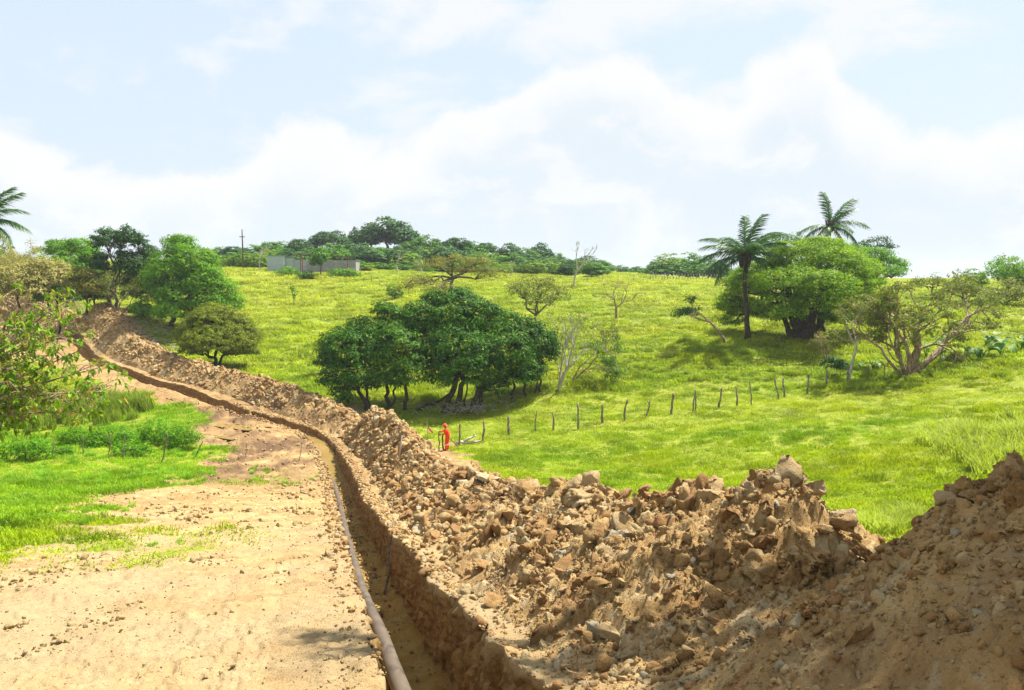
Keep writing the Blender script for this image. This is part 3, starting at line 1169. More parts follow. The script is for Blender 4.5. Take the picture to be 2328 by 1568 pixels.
# the large blocks one can point to: picture position, depth, size, mesh
blocks = [(1835, 1100, 9.0, 0.34, GREY_BIG[0], (1.0, 0.9, 0.95)), (1775, 1165, 8.8, 0.36, GREY_BIG[1], (1.25, 0.9, 0.7)), (1905, 1165, 8.3, 0.30, GREY_BIG[2], (1.0, 0.9, 0.9)),
          (1740, 1120, 9.2, 0.2, GREY_BIG[2], (1, 1, 0.8)), (1700, 1200, 8.6, 0.26, GREY_BIG[0], (1, 0.8, 0.9)), (1880, 1095, 9.0, 0.2, GREY_BIG[1], (1, 1, 1)),
          (1850, 1260, 7.4, 0.34, CLODS_BIG[0], (1.3, 0.9, 0.7)), (1740, 1310, 7.6, 0.30, CLODS_BIG[1], (1.0, 0.9, 0.95)), (1660, 1370, 7.4, 0.27, CLODS_BIG[2], (1.2, 0.9, 0.7)),
          (1600, 1140, 10.6, 0.34, CLODS_BIG[3], (0.8, 0.8, 1.1)), (1500, 1140, 11.4, 0.42, CLODS_BIG[4], (1.1, 0.9, 0.75)), (1395, 1190, 12.4, 0.45, CLODS_BIG[0], (1.0, 0.8, 0.9)),
          (1320, 1130, 13.6, 0.5, GREY_BIG[1], (1.3, 0.9, 0.7)), (1200, 1120, 17, 0.45, CLODS_BIG[1], (1.3, 0.9, 0.75)), (1255, 1125, 15.5, 0.4, CLODS_BIG[2], (0.7, 0.8, 1.2)),
          (1105, 1085, 21.5, 0.5, GREY_BIG[0], (1.5, 0.9, 0.55)), (1050, 1070, 23.0, 0.55, CLODS_BIG[3], (1.5, 0.9, 0.55)), (1330, 1265, 10.6, 0.3, CLODS_BIG[2], (0.8, 0.8, 1.1)),
          (1470, 1290, 9.6, 0.3, CLODS_BIG[3], (1.2, 0.8, 0.8)), (1100, 1290, 12.3, 0.3, CLODS_BIG[4], (1.3, 0.9, 0.6)), (1210, 1230, 13.2, 0.3, CLODS_BIG[0], (1.2, 0.9, 0.7)),
          (1860, 1370, 6.6, 0.2, CLODS_BIG[1], (1, 0.9, 1)), (1780, 1420, 6.5, 0.15, CLODS_BIG[3], (1, 0.9, 0.9)), (1695, 1525, 5.9, 0.11, GREY_BIG[1], (1, 0.8, 0.8)),
          (1700, 1450, 6.3, 0.13, CLODS_BIG[0], (1.2, 1, 0.8)), (1560, 1420, 7.4, 0.14, CLODS_BIG[2], (1, 1, 0.9)), (1545, 1350, 8.2, 0.2, CLODS_BIG[4], (1, 1, 0.9)),
          (1415, 1360, 8.8, 0.15, GREY_BIG[2], (1, 1, 0.9)), (1520, 1510, 6.3, 0.10, CLODS_BIG[1], (1, 1, 0.9)), (1245, 1480, 8.2, 0.13, CLODS_BIG[3], (1, 0.8, 0.9)),
          (2190, 1110, 6.3, 0.42, CLODS_BIG[4], (1.0, 0.9, 0.95)), (2320, 1130, 5.6, 0.36, CLODS_BIG[0], (1.0, 0.9, 1.2)),
          (2185, 1245, 5.8, 0.17, CLODS_BIG[2], (1.1, 0.9, 0.9)), (1960, 1215, 7.6, 0.17, CLODS_BIG[3], (1.2, 0.9, 0.7)),
          (2245, 1095, 6.1, 0.40, CLODS_BIG[2], (1.1, 0.9, 0.9)), (2285, 1170, 5.5, 0.30, CLODS_BIG[3], (1.0, 0.9, 1.2)), (2325, 1210, 5.2, 0.26, CLODS_BIG[1], (0.8, 0.9, 1.3)),
          (2220, 1200, 5.6, 0.20, CLODS_BIG[4], (1.1, 0.9, 0.9)), (2060, 1250, 6.4, 0.13, GREY_BIG[1], (1.2, 0.9, 0.7)), (1960, 1300, 6.6, 0.16, CLODS_BIG[2], (1.3, 0.9, 0.8)),
          (1900, 1420, 6.0, 0.13, CLODS_BIG[4], (1, 0.9, 0.9)), (1820, 1480, 5.8, 0.10, CLODS_BIG[0], (1, 0.9, 0.9)), (1620, 1480, 6.4, 0.12, GREY_BIG[0], (1, 0.9, 0.8)), (1480, 1440, 7.4, 0.12, CLODS_BIG[3], (1, 0.9, 0.9)),
          (1570, 1540, 5.9, 0.10, CLODS_BIG[1], (1.2, 0.9, 0.8)), (1760, 1550, 5.4, 0.10, CLODS_BIG[2], (1, 0.9, 0.8)), (2180, 1470, 4.4, 0.10, CLODS_BIG[3], (1, 0.9, 0.9)), (2270, 1420, 4.4, 0.12, CLODS_BIG[0], (1, 0.9, 0.9)),
          (885, 950, 47, 0.35, CLODS_BIG[1], (1, 1, 0.7)), (960, 1085, 28, 0.5, GREY_BIG[2], (1.3, 0.9, 0.5))]
for (u, v, Y, r_, me_, st_) in blocks:
    p = P(u, v, Y)
    s_, t_ = st_of(p[None, :2])
    q_, _ = surf_at(s_[0], np.clip(t_[0], 1.0, 8.5))
    p[2] = min(p[2], q_[0, 2] + r_ * st_[2] * 0.55)
    p[2] = max(p[2], q_[0, 2] - r_ * 0.05)
    put_piece('clod', me_, p, r_, HEAP, None, (random.uniform(-0.35, 0.35), random.uniform(-0.35, 0.35), random.uniform(0, 6.28)), st_)

# further clods that can be told apart: children of the heap
n_more = 245
ss = S0 + 1.0 + 46 * rng.random(n_more) ** 1.9
tt = 1.0 + 5.4 * rng.beta(1.5, 1.7, n_more)
pp, kk = surf_at(ss, tt)
for i in range(n_more):
    d = np.linalg.norm(pp[i])
    sz = float(np.clip(0.0085 * d * rng.lognormal(0, 0.4), 0.04, 0.42))
    if kk[i] < 0.02:
        sz *= 0.5
    pp[i, 2] += sz * 0.22
    put_piece('clod', CLODS[i % 8] if d > 8 else CLODS_BIG[i % 5], pp[i], sz, HEAP)


def rubble(name, parent, n, s_lo, s_hi, power, size_px, far, mid=False, tight=None):
    s = s_lo + (s_hi - s_lo) * rng.random(n) ** power
    t = (0.95 + 6.2 * rng.beta(1.35, 1.6, n)) if not far else (1.2 + 5.0 * rng.beta(1.4, 1.5, n))
    if tight is not None:
        t = rng.uniform(tight[0], tight[1], n)
    pts, k = surf_at(s, t, far)
    if not far:
        zone = (1 - sstep(s - S0, 3.2, 5.2)) * (1 - sstep(t, 3.0, 4.0))
        ok = (k > -0.03) & ~(mid & (rng.random(n) < zone * 0.85))
        pts, k = pts[ok], k[ok]
        n = len(pts)
    d = np.linalg.norm(pts, axis=1)
    size = np.clip(d * size_px * rng.lognormal(0, 0.6, n), 0.006, 0.34)
    clump = fbm(pts[:, :2], 0.9, 3, 0.6, 401)
    size *= np.clip(0.75 + 0.9 * clump, 0.35, 1.6)
    pts[:, 2] += size * (0.0 if mid else 0.1)
    rot = rng.random((n, 3)) * 6.28
    scl = size[:, None] * (0.75 + 0.5 * rng.random((n, 3)))
    o = scatter(name, pts, rot, scl, rng.integers(0, 8 if mid else 6, n), PC_MID if mid else PC_SMALL, None, None)
    o.parent = parent
    return o


rubble('rubble', HEAP, 5200, 0.5, S0 + 54, 1.75, 0.0098, False, True)
rubble('rubble', HEAP, 38000, 0.5, S0 + 54, 1.9, 0.0023, False)
rubble('rubble', HEAP, 34000, 0.5, S0 + 10, 1.0, 0.0017, False, False, (0.95, 4.4))
rubble('rubble', HEAP, 1400, 0.5, S0 + 6, 1.0, 0.0048, False, False, (1.2, 4.4))
rubble('rubble', HEAP, 900, S0 + 4.6, S0 + 10, 1.0, 0.0115, False, True, (1.7, 4.6))
rubble('rubble', HEAP_FAR, 6000, FAR_S0, S_END - 3, 1.2, 0.0026, True, True)
rubble('rubble', HEAP_FAR, 9000, FAR_S0, S_END - 3, 1.2, 0.0015, True)

# loose pebbles and clods on the bare strip
def road_pts(n, u0, u1, v0, v1):
    th = rng.uniform(R(-34), R(8), n)
    r = np.exp(rng.uniform(math.log(6), math.log(60), n))
    xy = np.stack([r * np.sin(th), r * np.cos(th)], 1)
    s, t = st_of(xy)
    dm = dirt_mask(xy)
    ok = (dm > 0.6) & (((t < -0.85)) | ((t > 0.85) & (t < 1.6)))
    return xy[ok]


xy_ = road_pts(20000, 0, 0, 0, 0)
z_, _ = ground_full(xy_)
d_ = np.hypot(xy_[:, 0], xy_[:, 1])
cl_ = sstep(fbm(xy_, 0.5, 4, 0.6, 47 + 3), 0.0, 0.5)
sz_ = np.clip(d_ * 0.00125 * rng.lognormal(0, 0.6, len(xy_)) * (0.45 + 1.3 * cl_), 0.004, 0.14)
scatter('pebbles', np.c_[xy_, z_ + sz_ * 0.15], rng.random((len(xy_), 3)) * 6.28, sz_[:, None] * (0.7 + 0.6 * rng.random((len(xy_), 3))),
        rng.integers(0, 6, len(xy_)), PC_PEB, None, 'loose pebbles and crumbs of dry earth on the bare strip')
for (u, v, sz) in [(510, 1187, 8), (100, 1272, 15), (65, 1252, 12), (395, 1396, 13), (600, 1394, 12), (350, 1278, 9), (365, 1275, 12), (435, 1183, 13), (330, 1180, 10),
                   (530, 1520, 22), (470, 1540, 20), (505, 1535, 18), (545, 1490, 14), (440, 1505, 14), (430, 1466, 14), (570, 1447, 12), (620, 1270, 12), (680, 1210, 8),
                   (48, 1320, 16), (40, 1345, 14), (70, 1340, 14), (25, 1330, 14), (55, 1405, 12), (310, 1285, 9), (290, 1300, 10), (540, 1255, 8), (640, 1255, 10),
                   (380, 1540, 10), (640, 1500, 10), (110, 1180, 12), (160, 1190, 13), (200, 1150, 12), (240, 1140, 10), (290, 1135, 12), (520, 1095, 10), (480, 1085, 12),
                   (420, 1100, 14), (450, 1095, 12), (560, 1060, 10), (740, 1480, 9), (780, 1500, 10), (700, 1400, 8)]:
    p = hit(u, v)
    size = sz * 0.5 * np.linalg.norm(p) / F
    p[2] = ground_full(p[None, :2])[0][0] + size * 0.2
    put_piece('clod', CLODS[random.randrange(8)] if random.random() < 0.3 else PEBBLES[6 + random.randrange(3)], p, size, GROUND)

# crumbs along both rims of the trench
ns_ = 5200
s_ = 0.5 + (S0 + 66) * rng.random(ns_) ** 1.6
sd_ = np.where(rng.random(ns_) < 0.35, -1.0, 1.0)
t_ = sd_ * (half_w(s_) + 0.02 + 0.42 * rng.random(ns_) ** 1.5)
xyt = xy_st(s_, t_)
zt = ground_full(xyt)[0]
szt = np.clip(np.hypot(xyt[:, 0], xyt[:, 1]) * 0.0026 * rng.lognormal(0, 0.55, ns_), 0.008, 0.13)
sc_ = scatter('crumbs', np.c_[xyt, zt], rng.random((ns_, 3)) * 6.28, szt[:, None] * (0.7 + 0.6 * rng.random((ns_, 3))), rng.integers(0, 6, ns_), PC_SMALL)
sc_.parent = TRENCH

# crumbs on the trench floor
s_ = S0 + 2 + 40 * rng.random(1500) ** 1.5
t_ = rng.uniform(-0.55, 0.6, 1500)
xyt = xy_st(s_, t_)
zt = floor_z(s_)
dz_ = np.hypot(xyt[:, 0], xyt[:, 1])
szt = np.clip(dz_ * 0.0016 * rng.lognormal(0, 0.6, 1500), 0.006, 0.12)
sc_ = scatter('crumbs', np.c_[xyt, zt + szt * 0.1], rng.random((1500, 3)) * 6.28, np.repeat(szt[:, None], 3, 1), rng.integers(0, 6, 1500), PC_SMALL)
sc_.parent = TRENCH


# ------------------------------------------------------------------ pipe in the trench
def build_pipe():
    m, t, b, out = new_mat('muddy_black_pipe')
    pos = pos_of(t)
    nrm = t.node('ShaderNodeNewGeometry').outputs['Normal']
    sp = t.node('ShaderNodeSeparateXYZ')
    t.l.new(nrm, sp.inputs[0])
    n1 = t.noise(t.vmul(pos, (1, 0.5, 1)), 3.2, 7, 0.7, 0.6)
    n2 = t.noise(pos, 12, 5, 0.7)
    dust = t.smooth(t.math('ADD', t.math('MULTIPLY', n1, 0.75), t.math('MULTIPLY', n2, 0.3)), 0.36, 0.60)
    t.l.new(t.mix(t.math('MULTIPLY', dust, 0.65), (0.042, 0.036, 0.031), (0.165, 0.125, 0.085)), b.inputs['Base Color'])
    rg = t.math('MULTIPLY_ADD', dust, 0.35, 0.34)
    t.l.new(rg, b.inputs['Roughness'])
    t.l.new(t.bump(n2, 0.25, 0.01), b.inputs['Normal'])
    px = [(905, 1568), (884, 1510), (868, 1462), (845, 1408), (818, 1352), (800, 1305), (786, 1262), (774, 1225), (764, 1195), (757, 1166), (752, 1142), (747, 1115), (742, 1092), (738, 1070)]
    pts = []
    for i, (u, v) in enumerate(px):
        Ys = np.arange(6, 60, 0.1)
        ray = Ys[:, None] * P(u, v, 1.0)[None]
        s, _ = st_of(ray)
        fz = np.interp(s, np.linspace(0, S_END, 300), floor_z(np.linspace(0, S_END, 300))) + 0.17
        k = np.nonzero(ray[:, 2] < fz)[0][0]
        pts.append(ray[k])
    pts = np.array(pts)
    d0 = pts[0] - pts[1]
    pre = [pts[0] + d0 * k for k in (3.0, 2.0, 1.0)]
    for q in pre:
        s, _ = st_of(q[None])
        q[2] = floor_z(s)[0] + 0.17
    pts = np.concatenate([pre, pts])
    # keep it inside the trench walls
    s, tt = st_of(pts)
    tt = np.clip(tt + 0.04, -half_w(s) * 0.86 + 0.25, 0.3)
    xy = xy_st(s, tt)
    pts = np.c_[xy, np.interp(s, np.linspace(0, S_END, 300), floor_z(np.linspace(0, S_END, 300))) + 0.16]
    pts[-1, 2] -= 0.18
    fine = catmull(pts, 10)
    g = Geo()
    g.tube(fine, 0.128, 22)
    o = add('pipe', g.mesh('pipe'), m)
    tag(o, 'long black mud-smeared pipe lying along the trench bottom', 'pipe')
    g = Geo()
    s_in = fine[-3:]
    # a band joint partway along
    for f in (0.42, 0.70):
        k = int(len(fine) * f)
        g = Geo()
        g.tube(fine[k:k + 3], 0.139, 22)
        add('coupling', g.mesh('coupling'), m, o)


build_pipe()

# ------------------------------------------------------------------ grass
def grass_proto(name, n, radius, h0, h1, lean, width, seed, seg=2):
    r = np.random.default_rng(seed)
    a = r.random(n) * 2 * math.pi
    rr = radius * np.sqrt(r.random(n))
    base = np.stack([rr * np.cos(a), rr * np.sin(a), np.full(n, -0.03)], 1)
    h = r.uniform(h0, h1, n) * (1 - 0.35 * (rr / radius) ** 2)
    d = r.random(n) * 2 * math.pi
    dirn = np.stack([np.cos(d), np.sin(d), np.zeros(n)], 1)
    ln = r.uniform(0.2, 1.0, n)[:, None] * lean * h[:, None]
    side = np.stack([-np.sin(d), np.cos(d), np.zeros(n)], 1) * (width * r.uniform(0.6, 1.2, n))[:, None]
    up = np.array([0, 0, 1.0])
    mid = base + up * (h * 0.62)[:, None] + dirn * ln * 0.35
    tip = base + up * (h * 0.95)[:, None] + dirn * ln * 1.1
    v = np.stack([base - side, base + side, mid + side * 0.8, mid - side * 0.8, tip], 1).reshape(-1, 3)
    k = np.arange(n)[:, None] * 5
    q = k + np.array([[0, 1, 2, 3]])
    t = k + np.array([[3, 2, 4]])
    lc = np.repeat(r.random(n), 5)
    me = mesh_np(name, v, [q, t], False, dict(lc=lc))
    me.materials.append(M_grass)
    return proto(me)


G_SHORT = [grass_proto('short_grass', 110, 0.62, 0.05, 0.20, 0.9, 0.017, 500 + i) for i in range(4)]
G_MID = [grass_proto('rough_grass', 95, 0.55, 0.12, 0.40, 0.8, 0.020, 520 + i) for i in range(4)]
G_TALL = [grass_proto('tall_grass', 120, 0.50, 0.45, 1.0, 0.95, 0.022, 540 + i) for i in range(3)]


def grass_points(n, th0, th1, r0, r1, power=1.0):
    th = np.radians(rng.uniform(th0, th1, n))
    r = np.sqrt(rng.uniform(r0 ** 2, r1 ** 2, n)) if power == 2 else np.exp(rng.uniform(math.log(r0), math.log(r1), n))
    return np.stack([r * np.sin(th), r * np.cos(th)], 1)


def grass_tint(xy, wet=0.0):
    n1 = fbm(xy, 0.07, 3, 0.55, 601)
    n2 = fbm(xy, 0.45, 3, 0.6, 607)
    a = np.array([0.18, 0.32, 0.005])
    b = np.array([0.345, 0.405, 0.008])
    c = np.array([0.34, 0.315, 0.03])
    k = np.clip(0.62 + 0.6 * n1 + 0.45 * n2, 0, 1)[:, None]
    col = a * (1 - k) + b * k
    far = sstep(np.hypot(xy[:, 0], xy[:, 1]), 62, 130)[:, None]
    dry = np.clip(fbm(xy, 0.11, 4, 0.6, 613) * 1.6 - 0.15 + 0.45 * far[:, 0], 0, 0.75)[:, None]
    col = col * (1 - dry * 0.45) + c * dry * 0.45
    col = col * (1 - 0.4 * far) + np.array([0.40, 0.415, 0.05]) * 0.4 * far
    left = sstep(-xy[:, 0], 9, 16)[:, None] * sstep(-xy[:, 1], -64, -56)[:, None]
    lush = np.array([0.18, 0.38, 0.006])
    col = col * (1 - 0.62 * left) + lush * 0.62 * left
    n3 = fbm(xy, 1.3, 3, 0.6, 619)
    return col * (np.clip(1 + 0.36 * n2 + 0.30 * n3, 0.6, 1.3) * rng.uniform(0.85, 1.12, len(xy)))[:, None]


def heap_cover(xy):
    """1 where a heap or the trench covers the ground"""
    s, t = st_of(xy)
    h1, k1 = near_heap_h(s, t)
    h2, k2 = far_heap_h(s, t)
    c = np.abs(t) < 1.4
    c |= (k1 > 0.06) & (s < S0 + 54) & (t > 0)
    c |= (k2 > 0.06) & (s > FAR_S0) & (t > 0)
    return c


def plant_grass(name, xy, protos, smin, smax, hmin, hmax, label, keep=None, tintmul=(1, 1, 1)):
    dm = dirt_mask(xy)
    ok = (rng.random(len(xy)) > dm * 1.12) & ~heap_cover(xy)
    if keep is not None:
        ok &= keep
    xy = xy[ok]
    z, _ = ground_full(xy)
    n = len(xy)
    sc = rng.uniform(smin, smax, n) * np.clip(np.hypot(xy[:, 0], xy[:, 1]) / 55, 0.85, 2.2)
    hh = rng.uniform(hmin, hmax, n) * np.clip(1 + 0.9 * fbm(xy, 0.6, 3, 0.6, 643), 0.45, 1.9) * np.where(np.hypot(xy[:, 0], xy[:, 1]) < 21, 0.42, 1.0)
    rot = np.stack([rng.normal(0, 0.06, n), rng.normal(0, 0.06, n), rng.random(n) * 6.28], 1)
    return scatter(name, np.c_[xy, z], rot, np.stack([sc, sc, hh], 1), rng.integers(0, len(protos), n), protos, grass_tint(xy) * np.array(tintmul), label)


xy = np.concatenate([grass_points(17000, -40, 40, 20, 78), grass_points(1500, -36, -8, 12, 26)])
plant_grass('grass', xy, G_SHORT, 0.8, 1.3, 0.5, 1.15, 'short yellow-green pasture grass covering the field')
xy = grass_points(14000, -40, 40, 20, 90)
plant_grass('grass', xy, G_MID, 0.6, 1.1, 0.4, 0.95, 'rougher tufts of grass dotted over the field', (sstep(fbm(xy, 0.3, 4, 0.6, 631), 0.0, 0.4) * np.where((xy[:, 0] > -8) & (xy[:, 1] < 60), 0.45, 1.0)) > rng.random(len(xy)))
xy = grass_points(15000, -40, 42, 66, 230)
hill = (xy[:, 1] > 68) | (xy[:, 0] < -14) | (xy[:, 0] > 26)
plant_grass('grass', xy, G_MID, 0.9, 1.6, 0.6, 1.4, 'long yellowing grass on the far hillside', hill)


# ------------------------------------------------------------------ trees
def leaves_at(centres, per, spread, length, width, up=0.5, droop=0.2, r=rng, out_from=None, shell=0.0):
    """leaf-shaped faces in clumps round the given centres; returns verts, tris, lc"""
    centres = np.asarray(centres, float)
    n = len(centres) * per
    c = np.repeat(centres, per, 0)
    off = r.normal(size=(n, 3))
    off /= np.linalg.norm(off, axis=1, keepdims=True) + 1e-9
    rad = spread * (r.random(n) ** 0.5)
    low = off[:, 2] < -0.25
    off[low, 2] *= -0.6
    pos = c + off * rad[:, None] * np.array([1.1, 1.1, 0.7])
    nor = off * 1.0 + r.normal(size=(n, 3)) * 0.40 + np.array([0, 0, up])
    if out_from is not None:
        o = pos - out_from
        nor += 0.7 * o / (np.linalg.norm(o, axis=1, keepdims=True) + 1e-9)
    nor /= np.linalg.norm(nor, axis=1, keepdims=True) + 1e-9
    d = off + r.normal(size=(n, 3)) * 0.7 + np.array([0, 0, -droop])
    d -= nor * (d * nor).sum(1, keepdims=True)
    d /= np.linalg.norm(d, axis=1, keepdims=True) + 1e-9
    s = np.cross(nor, d)
    L = (length * r.uniform(0.65, 1.25, n))[:, None]
    W = (width * r.uniform(0.7, 1.2, n))[:, None]
    sag = nor * L * 0.12
    v = np.stack([pos, pos + d * L * 0.45 + s * W * 0.5, pos + d * L - sag, pos + d * L * 0.45 - s * W * 0.5], 1).reshape(-1, 3)
    k = np.arange(n)[:, None] * 4
    t = np.concatenate([k + np.array([[0, 1, 2]]), k + np.array([[0, 2, 3]])])
    clump_shade = np.repeat(r.random(len(centres)), per)
    lc = np.clip(0.55 * r.random(n) + 0.45 * clump_shade, 0, 1)
    rare = r.random(n) < 0.07
    lc[rare] = 0.95
    lc[~rare] *= 0.84
    return v, t, np.repeat(lc, 4)


def wavy(a, b, k=6, amp=0.06, r=rng, sag=0.0):
    a, b = np.asarray(a, float), np.asarray(b, float)
    f = np.linspace(0, 1, k)[:, None]
    L = np.linalg.norm(b - a)
    w = r.normal(size=(k, 3)) * amp * L
    w[0] = 0
    w[-1] = 0
    up = np.zeros((k, 3))
    up[:, 2] = np.sin(f[:, 0] * math.pi) * sag * L
    return a + (b - a) * f + w + up


def lobe_points(c, rad, n, r, flat=1.0, hollow=0.45, bottom=-0.55):
    d = r.normal(size=(n * 3, 3))
    d /= np.linalg.norm(d, axis=1, keepdims=True)
    d = d[d[:, 2] > bottom][:n]
    k = hollow + (1 - hollow) * r.random(len(d)) ** 0.6
    return c + d * k[:, None] * rad


def crown_tree(name, label, cat, base, stems, lobes, lm, bm, leaf=(0.25, 0.1), clumps=60, per=14, spread=0.45, group=None, limb_r=0.5, hollow=0.45, seed=1,
               twig=0.35, up=0.5, bottom=-0.55, density=None, bark_sides=7):
    """lobes: (centre, radii) in world metres; stems: list of (base point, fork point, radius)"""
    r = np.random.default_rng(seed)
    base = np.asarray(base, float)
    root = empty(name, base, label, cat, group)
    g = Geo()
    forks = []
    for (a, b, rad) in stems:
        a, b = np.asarray(a, float), np.asarray(b, float)
        pts = wavy(a - np.array([0, 0, 0.25]), b, 7, 0.035, r)
        rr = np.linspace(1.0, 0.68, 7) * rad
        rr[0] *= 1.35
        g.tube(pts - base, rr, bark_sides + 1)
        forks.append((b, rad * 0.68))
    V, T, LC, off = [], [], [], 0
    allc = np.mean([np.asarray(l[0], float) for l in lobes], 0)
    for li, (c, rad) in enumerate(lobes):
        c, rad = np.asarray(c, float), np.asarray(rad, float)
        fk = min(forks, key=lambda f: np.linalg.norm((f[0] - c)[:2]) + 0.3 * abs(f[0][2] - c[2]))
        hub = c - np.array([0, 0, rad[2] * 0.35])
        pts = wavy(fk[0] - np.array([0, 0, 0.05]), hub, 6, 0.07, r, 0.06)
        g.tube(pts - base, np.linspace(fk[1] * 0.85, fk[1] * 0.38, 6), 6)
        vol = rad[0] * rad[2]
        n = max(8, int(clumps * vol))
        cc = lobe_points(c, rad, n, r, hollow=hollow, bottom=bottom)
        for j in r.choice(len(cc), size=max(3, int(len(cc) * twig * 0.4)), replace=False):
            k0 = pts[r.integers(3, 6)]
            g.tube(wavy(k0, cc[j], 4, 0.06, r, 0.05) - base, np.linspace(fk[1] * 0.26, 0.012, 4), 4, False)
        v, t, lc = leaves_at(cc, per, spread, leaf[0], leaf[1], up, 0.25, r, c)
        V.append(v - base)
        T.append(t + off)
        LC.append(lc)
        off += len(v)
    add('trunk', g.mesh('trunk'), bm, root)
    add('crown', mesh_np('crown', np.concatenate(V), np.concatenate(T), False, dict(lc=np.concatenate(LC))), lm, root)
    return root


def lobe(u, v, Y, ru, rv, depth=None, dY=0.0):
    """an ellipsoid part of a crown from its picture position and size"""
    c = P(u, v, Y + dY)
    k = (Y + dY) / F
    return (c, np.array([ru * k, (depth if depth else ru) * k, rv * k]))


def grow(g, base, p, d, L, rad, lvl, r, tips, bend=0.35, split=(2, 3), ratio=(0.6, 0.8), up=0.12, ang=0.6, sides=6):
    """branching limb; collects tip points"""
    k = 5
    pts = [p]
    dd = d.copy()
    for i in range(k):
        dd = dd + r.normal(size=3) * bend * 0.35 + np.array([0, 0, up * 0.4])
        dd /= np.linalg.norm(dd)
        pts.append(pts[-1] + dd * L / k)
    pts = np.array(pts)
    g.tube(pts - base, np.linspace(rad, rad * 0.62, k + 1), sides if lvl > 1 else 4, lvl == 0)
    if lvl == 0:
        tips.append(pts[-1])
        tips.append(pts[3])
        return
    n = r.integers(split[0], split[1] + 1)
    for i in range(n):
        q = pts[-1] if i < 2 else pts[r.integers(2, k)]
        a = r.normal(size=3)
        a -= dd * (a @ dd)
        a /= np.linalg.norm(a)
        nd = dd + a * ang * r.uniform(0.6, 1.3) + np.array([0, 0, up])
        nd /= np.linalg.norm(nd)
        grow(g, base, q, nd, L * r.uniform(*ratio), rad * (0.62 if i < 2 else 0.45), lvl - 1, r, tips, bend, split, ratio, up, ang, max(4, sides - 1))


def branch_tree(name, label, cat, base, starts, levels, bm, lm=None, leaf=(0.2, 0.09), per=6, spread=0.25, seed=1, group=None, keep=1.0, **kw):
    """starts: list of (direction, length, radius)"""
    r = np.random.default_rng(seed)
    base = np.asarray(base, float)
    root = empty(name, base, label, cat, group)
    g, tips = Geo(), []
    for st in starts:
        d, L, rad = st[:3]
        p0 = np.asarray(st[3], float) if len(st) > 3 else base - np.array([0, 0, 0.15])
        d = np.asarray(d, float)
        grow(g, base, p0, d / np.linalg.norm(d), L, rad, levels, r, tips, **kw)
    add('trunk', g.mesh('trunk'), bm, root)
    if lm is not None:
        tips = np.array(tips)
        tips = tips[r.random(len(tips)) < keep]
        v, t, lc = leaves_at(tips, per, spread, leaf[0], leaf[1], 0.4, 0.3, r)
        add('crown', mesh_np('crown', v - base, t, False, dict(lc=lc)), lm, root)
    return root


# --- mango trees in the hollow: one tree for each group of stems
Ym = 66.0
def stem(ub, vb, ut, vt, Y, rad, dYt=0.0):
    b = hit(ub, vb)
    return (b, P(ut, vt, b[1] + dYt), rad)


CL = dict(leaf=(0.32, 0.115), clumps=20, per=52, spread=0.62, hollow=0.62)
crown_tree('mango_tree', 'low dark green mango tree at the left end of the clump', 'tree', hit(835, 930),
           [stem(838, 932, 815, 880, 65, 0.20), stem(842, 930, 830, 875, 65, 0.13)],
           [lobe(790, 800, 64.5, 66, 62), lobe(762, 850, 63.5, 42, 52), lobe(825, 770, 66, 50, 52), lobe(820, 860, 63.5, 45, 42), lobe(775, 900, 63, 22, 22)],
           L_mango, BARK_DARK, seed=31, **CL)
crown_tree('mango_tree', 'dark green mango tree with two forked stems, second from the left in the clump', 'tree', hit(882, 926),
           [stem(882, 926, 878, 870, 65, 0.20), stem(887, 926, 900, 880, 65, 0.11), stem(920, 932, 925, 870, 65, 0.17)],
           [lobe(890, 748, 67, 56, 50), lobe(905, 800, 64.5, 60, 60), lobe(940, 850, 63.5, 55, 45), lobe(880, 860, 63.5, 40, 38), lobe(865, 780, 66, 30, 45)],
           L_mango2, BARK_DARK, seed=32, **CL)
crown_tree('mango_tree', 'tallest mango tree in the middle of the clump with thick leaning dark stems', 'tree', hit(1015, 934),
           [stem(1010, 934, 1040, 850, 65, 0.30), stem(1035, 934, 1052, 850, 66, 0.27), stem(945, 930, 1030, 895, 66, 0.16), stem(1055, 926, 1062, 870, 65, 0.09)],
           [lobe(1020, 722, 68, 78, 66), lobe(955, 735, 67, 46, 48), lobe(985, 690, 69, 30, 26), lobe(1050, 678, 69, 34, 24), lobe(870, 705, 68, 26, 18), lobe(1085, 728, 68, 60, 52), lobe(1040, 800, 64.5, 80, 62), lobe(1050, 855, 63.5, 55, 38), lobe(985, 810, 65, 50, 50)],
           L_mango, BARK_DARK, seed=33, **CL)
crown_tree('mango_tree', 'spreading dark green mango tree at the right of the clump with two leaning stems', 'tree', hit(1068, 934),
           [stem(1068, 934, 1092, 880, 66, 0.28), stem(1085, 930, 1098, 885, 66, 0.20)],
           [lobe(1135, 752, 68, 58, 52), lobe(1150, 800, 66, 68, 55), lobe(1105, 830, 65, 50, 52), lobe(1175, 845, 66, 48, 42), lobe(1120, 880, 65, 32, 24)],
           L_mango2, BARK_DARK, seed=34, **CL)
crown_tree('mango_tree', 'mango tree on thin stems at the right end of the clump', 'tree', hit(1195, 900),
           [stem(1163, 905, 1168, 860, 68, 0.13), stem(1197, 903, 1188, 860, 68, 0.12), stem(1226, 893, 1232, 845, 68, 0.11), stem(1140, 905, 1118, 870, 68, 0.07), stem(1212, 895, 1222, 850, 68, 0.08)],
           [lobe(1195, 770, 69, 48, 48), lobe(1225, 790, 68, 45, 55), lobe(1195, 840, 67, 45, 38), lobe(1238, 795, 70, 30, 40)],
           L_mango, BARK_DARK, seed=35, **CL)

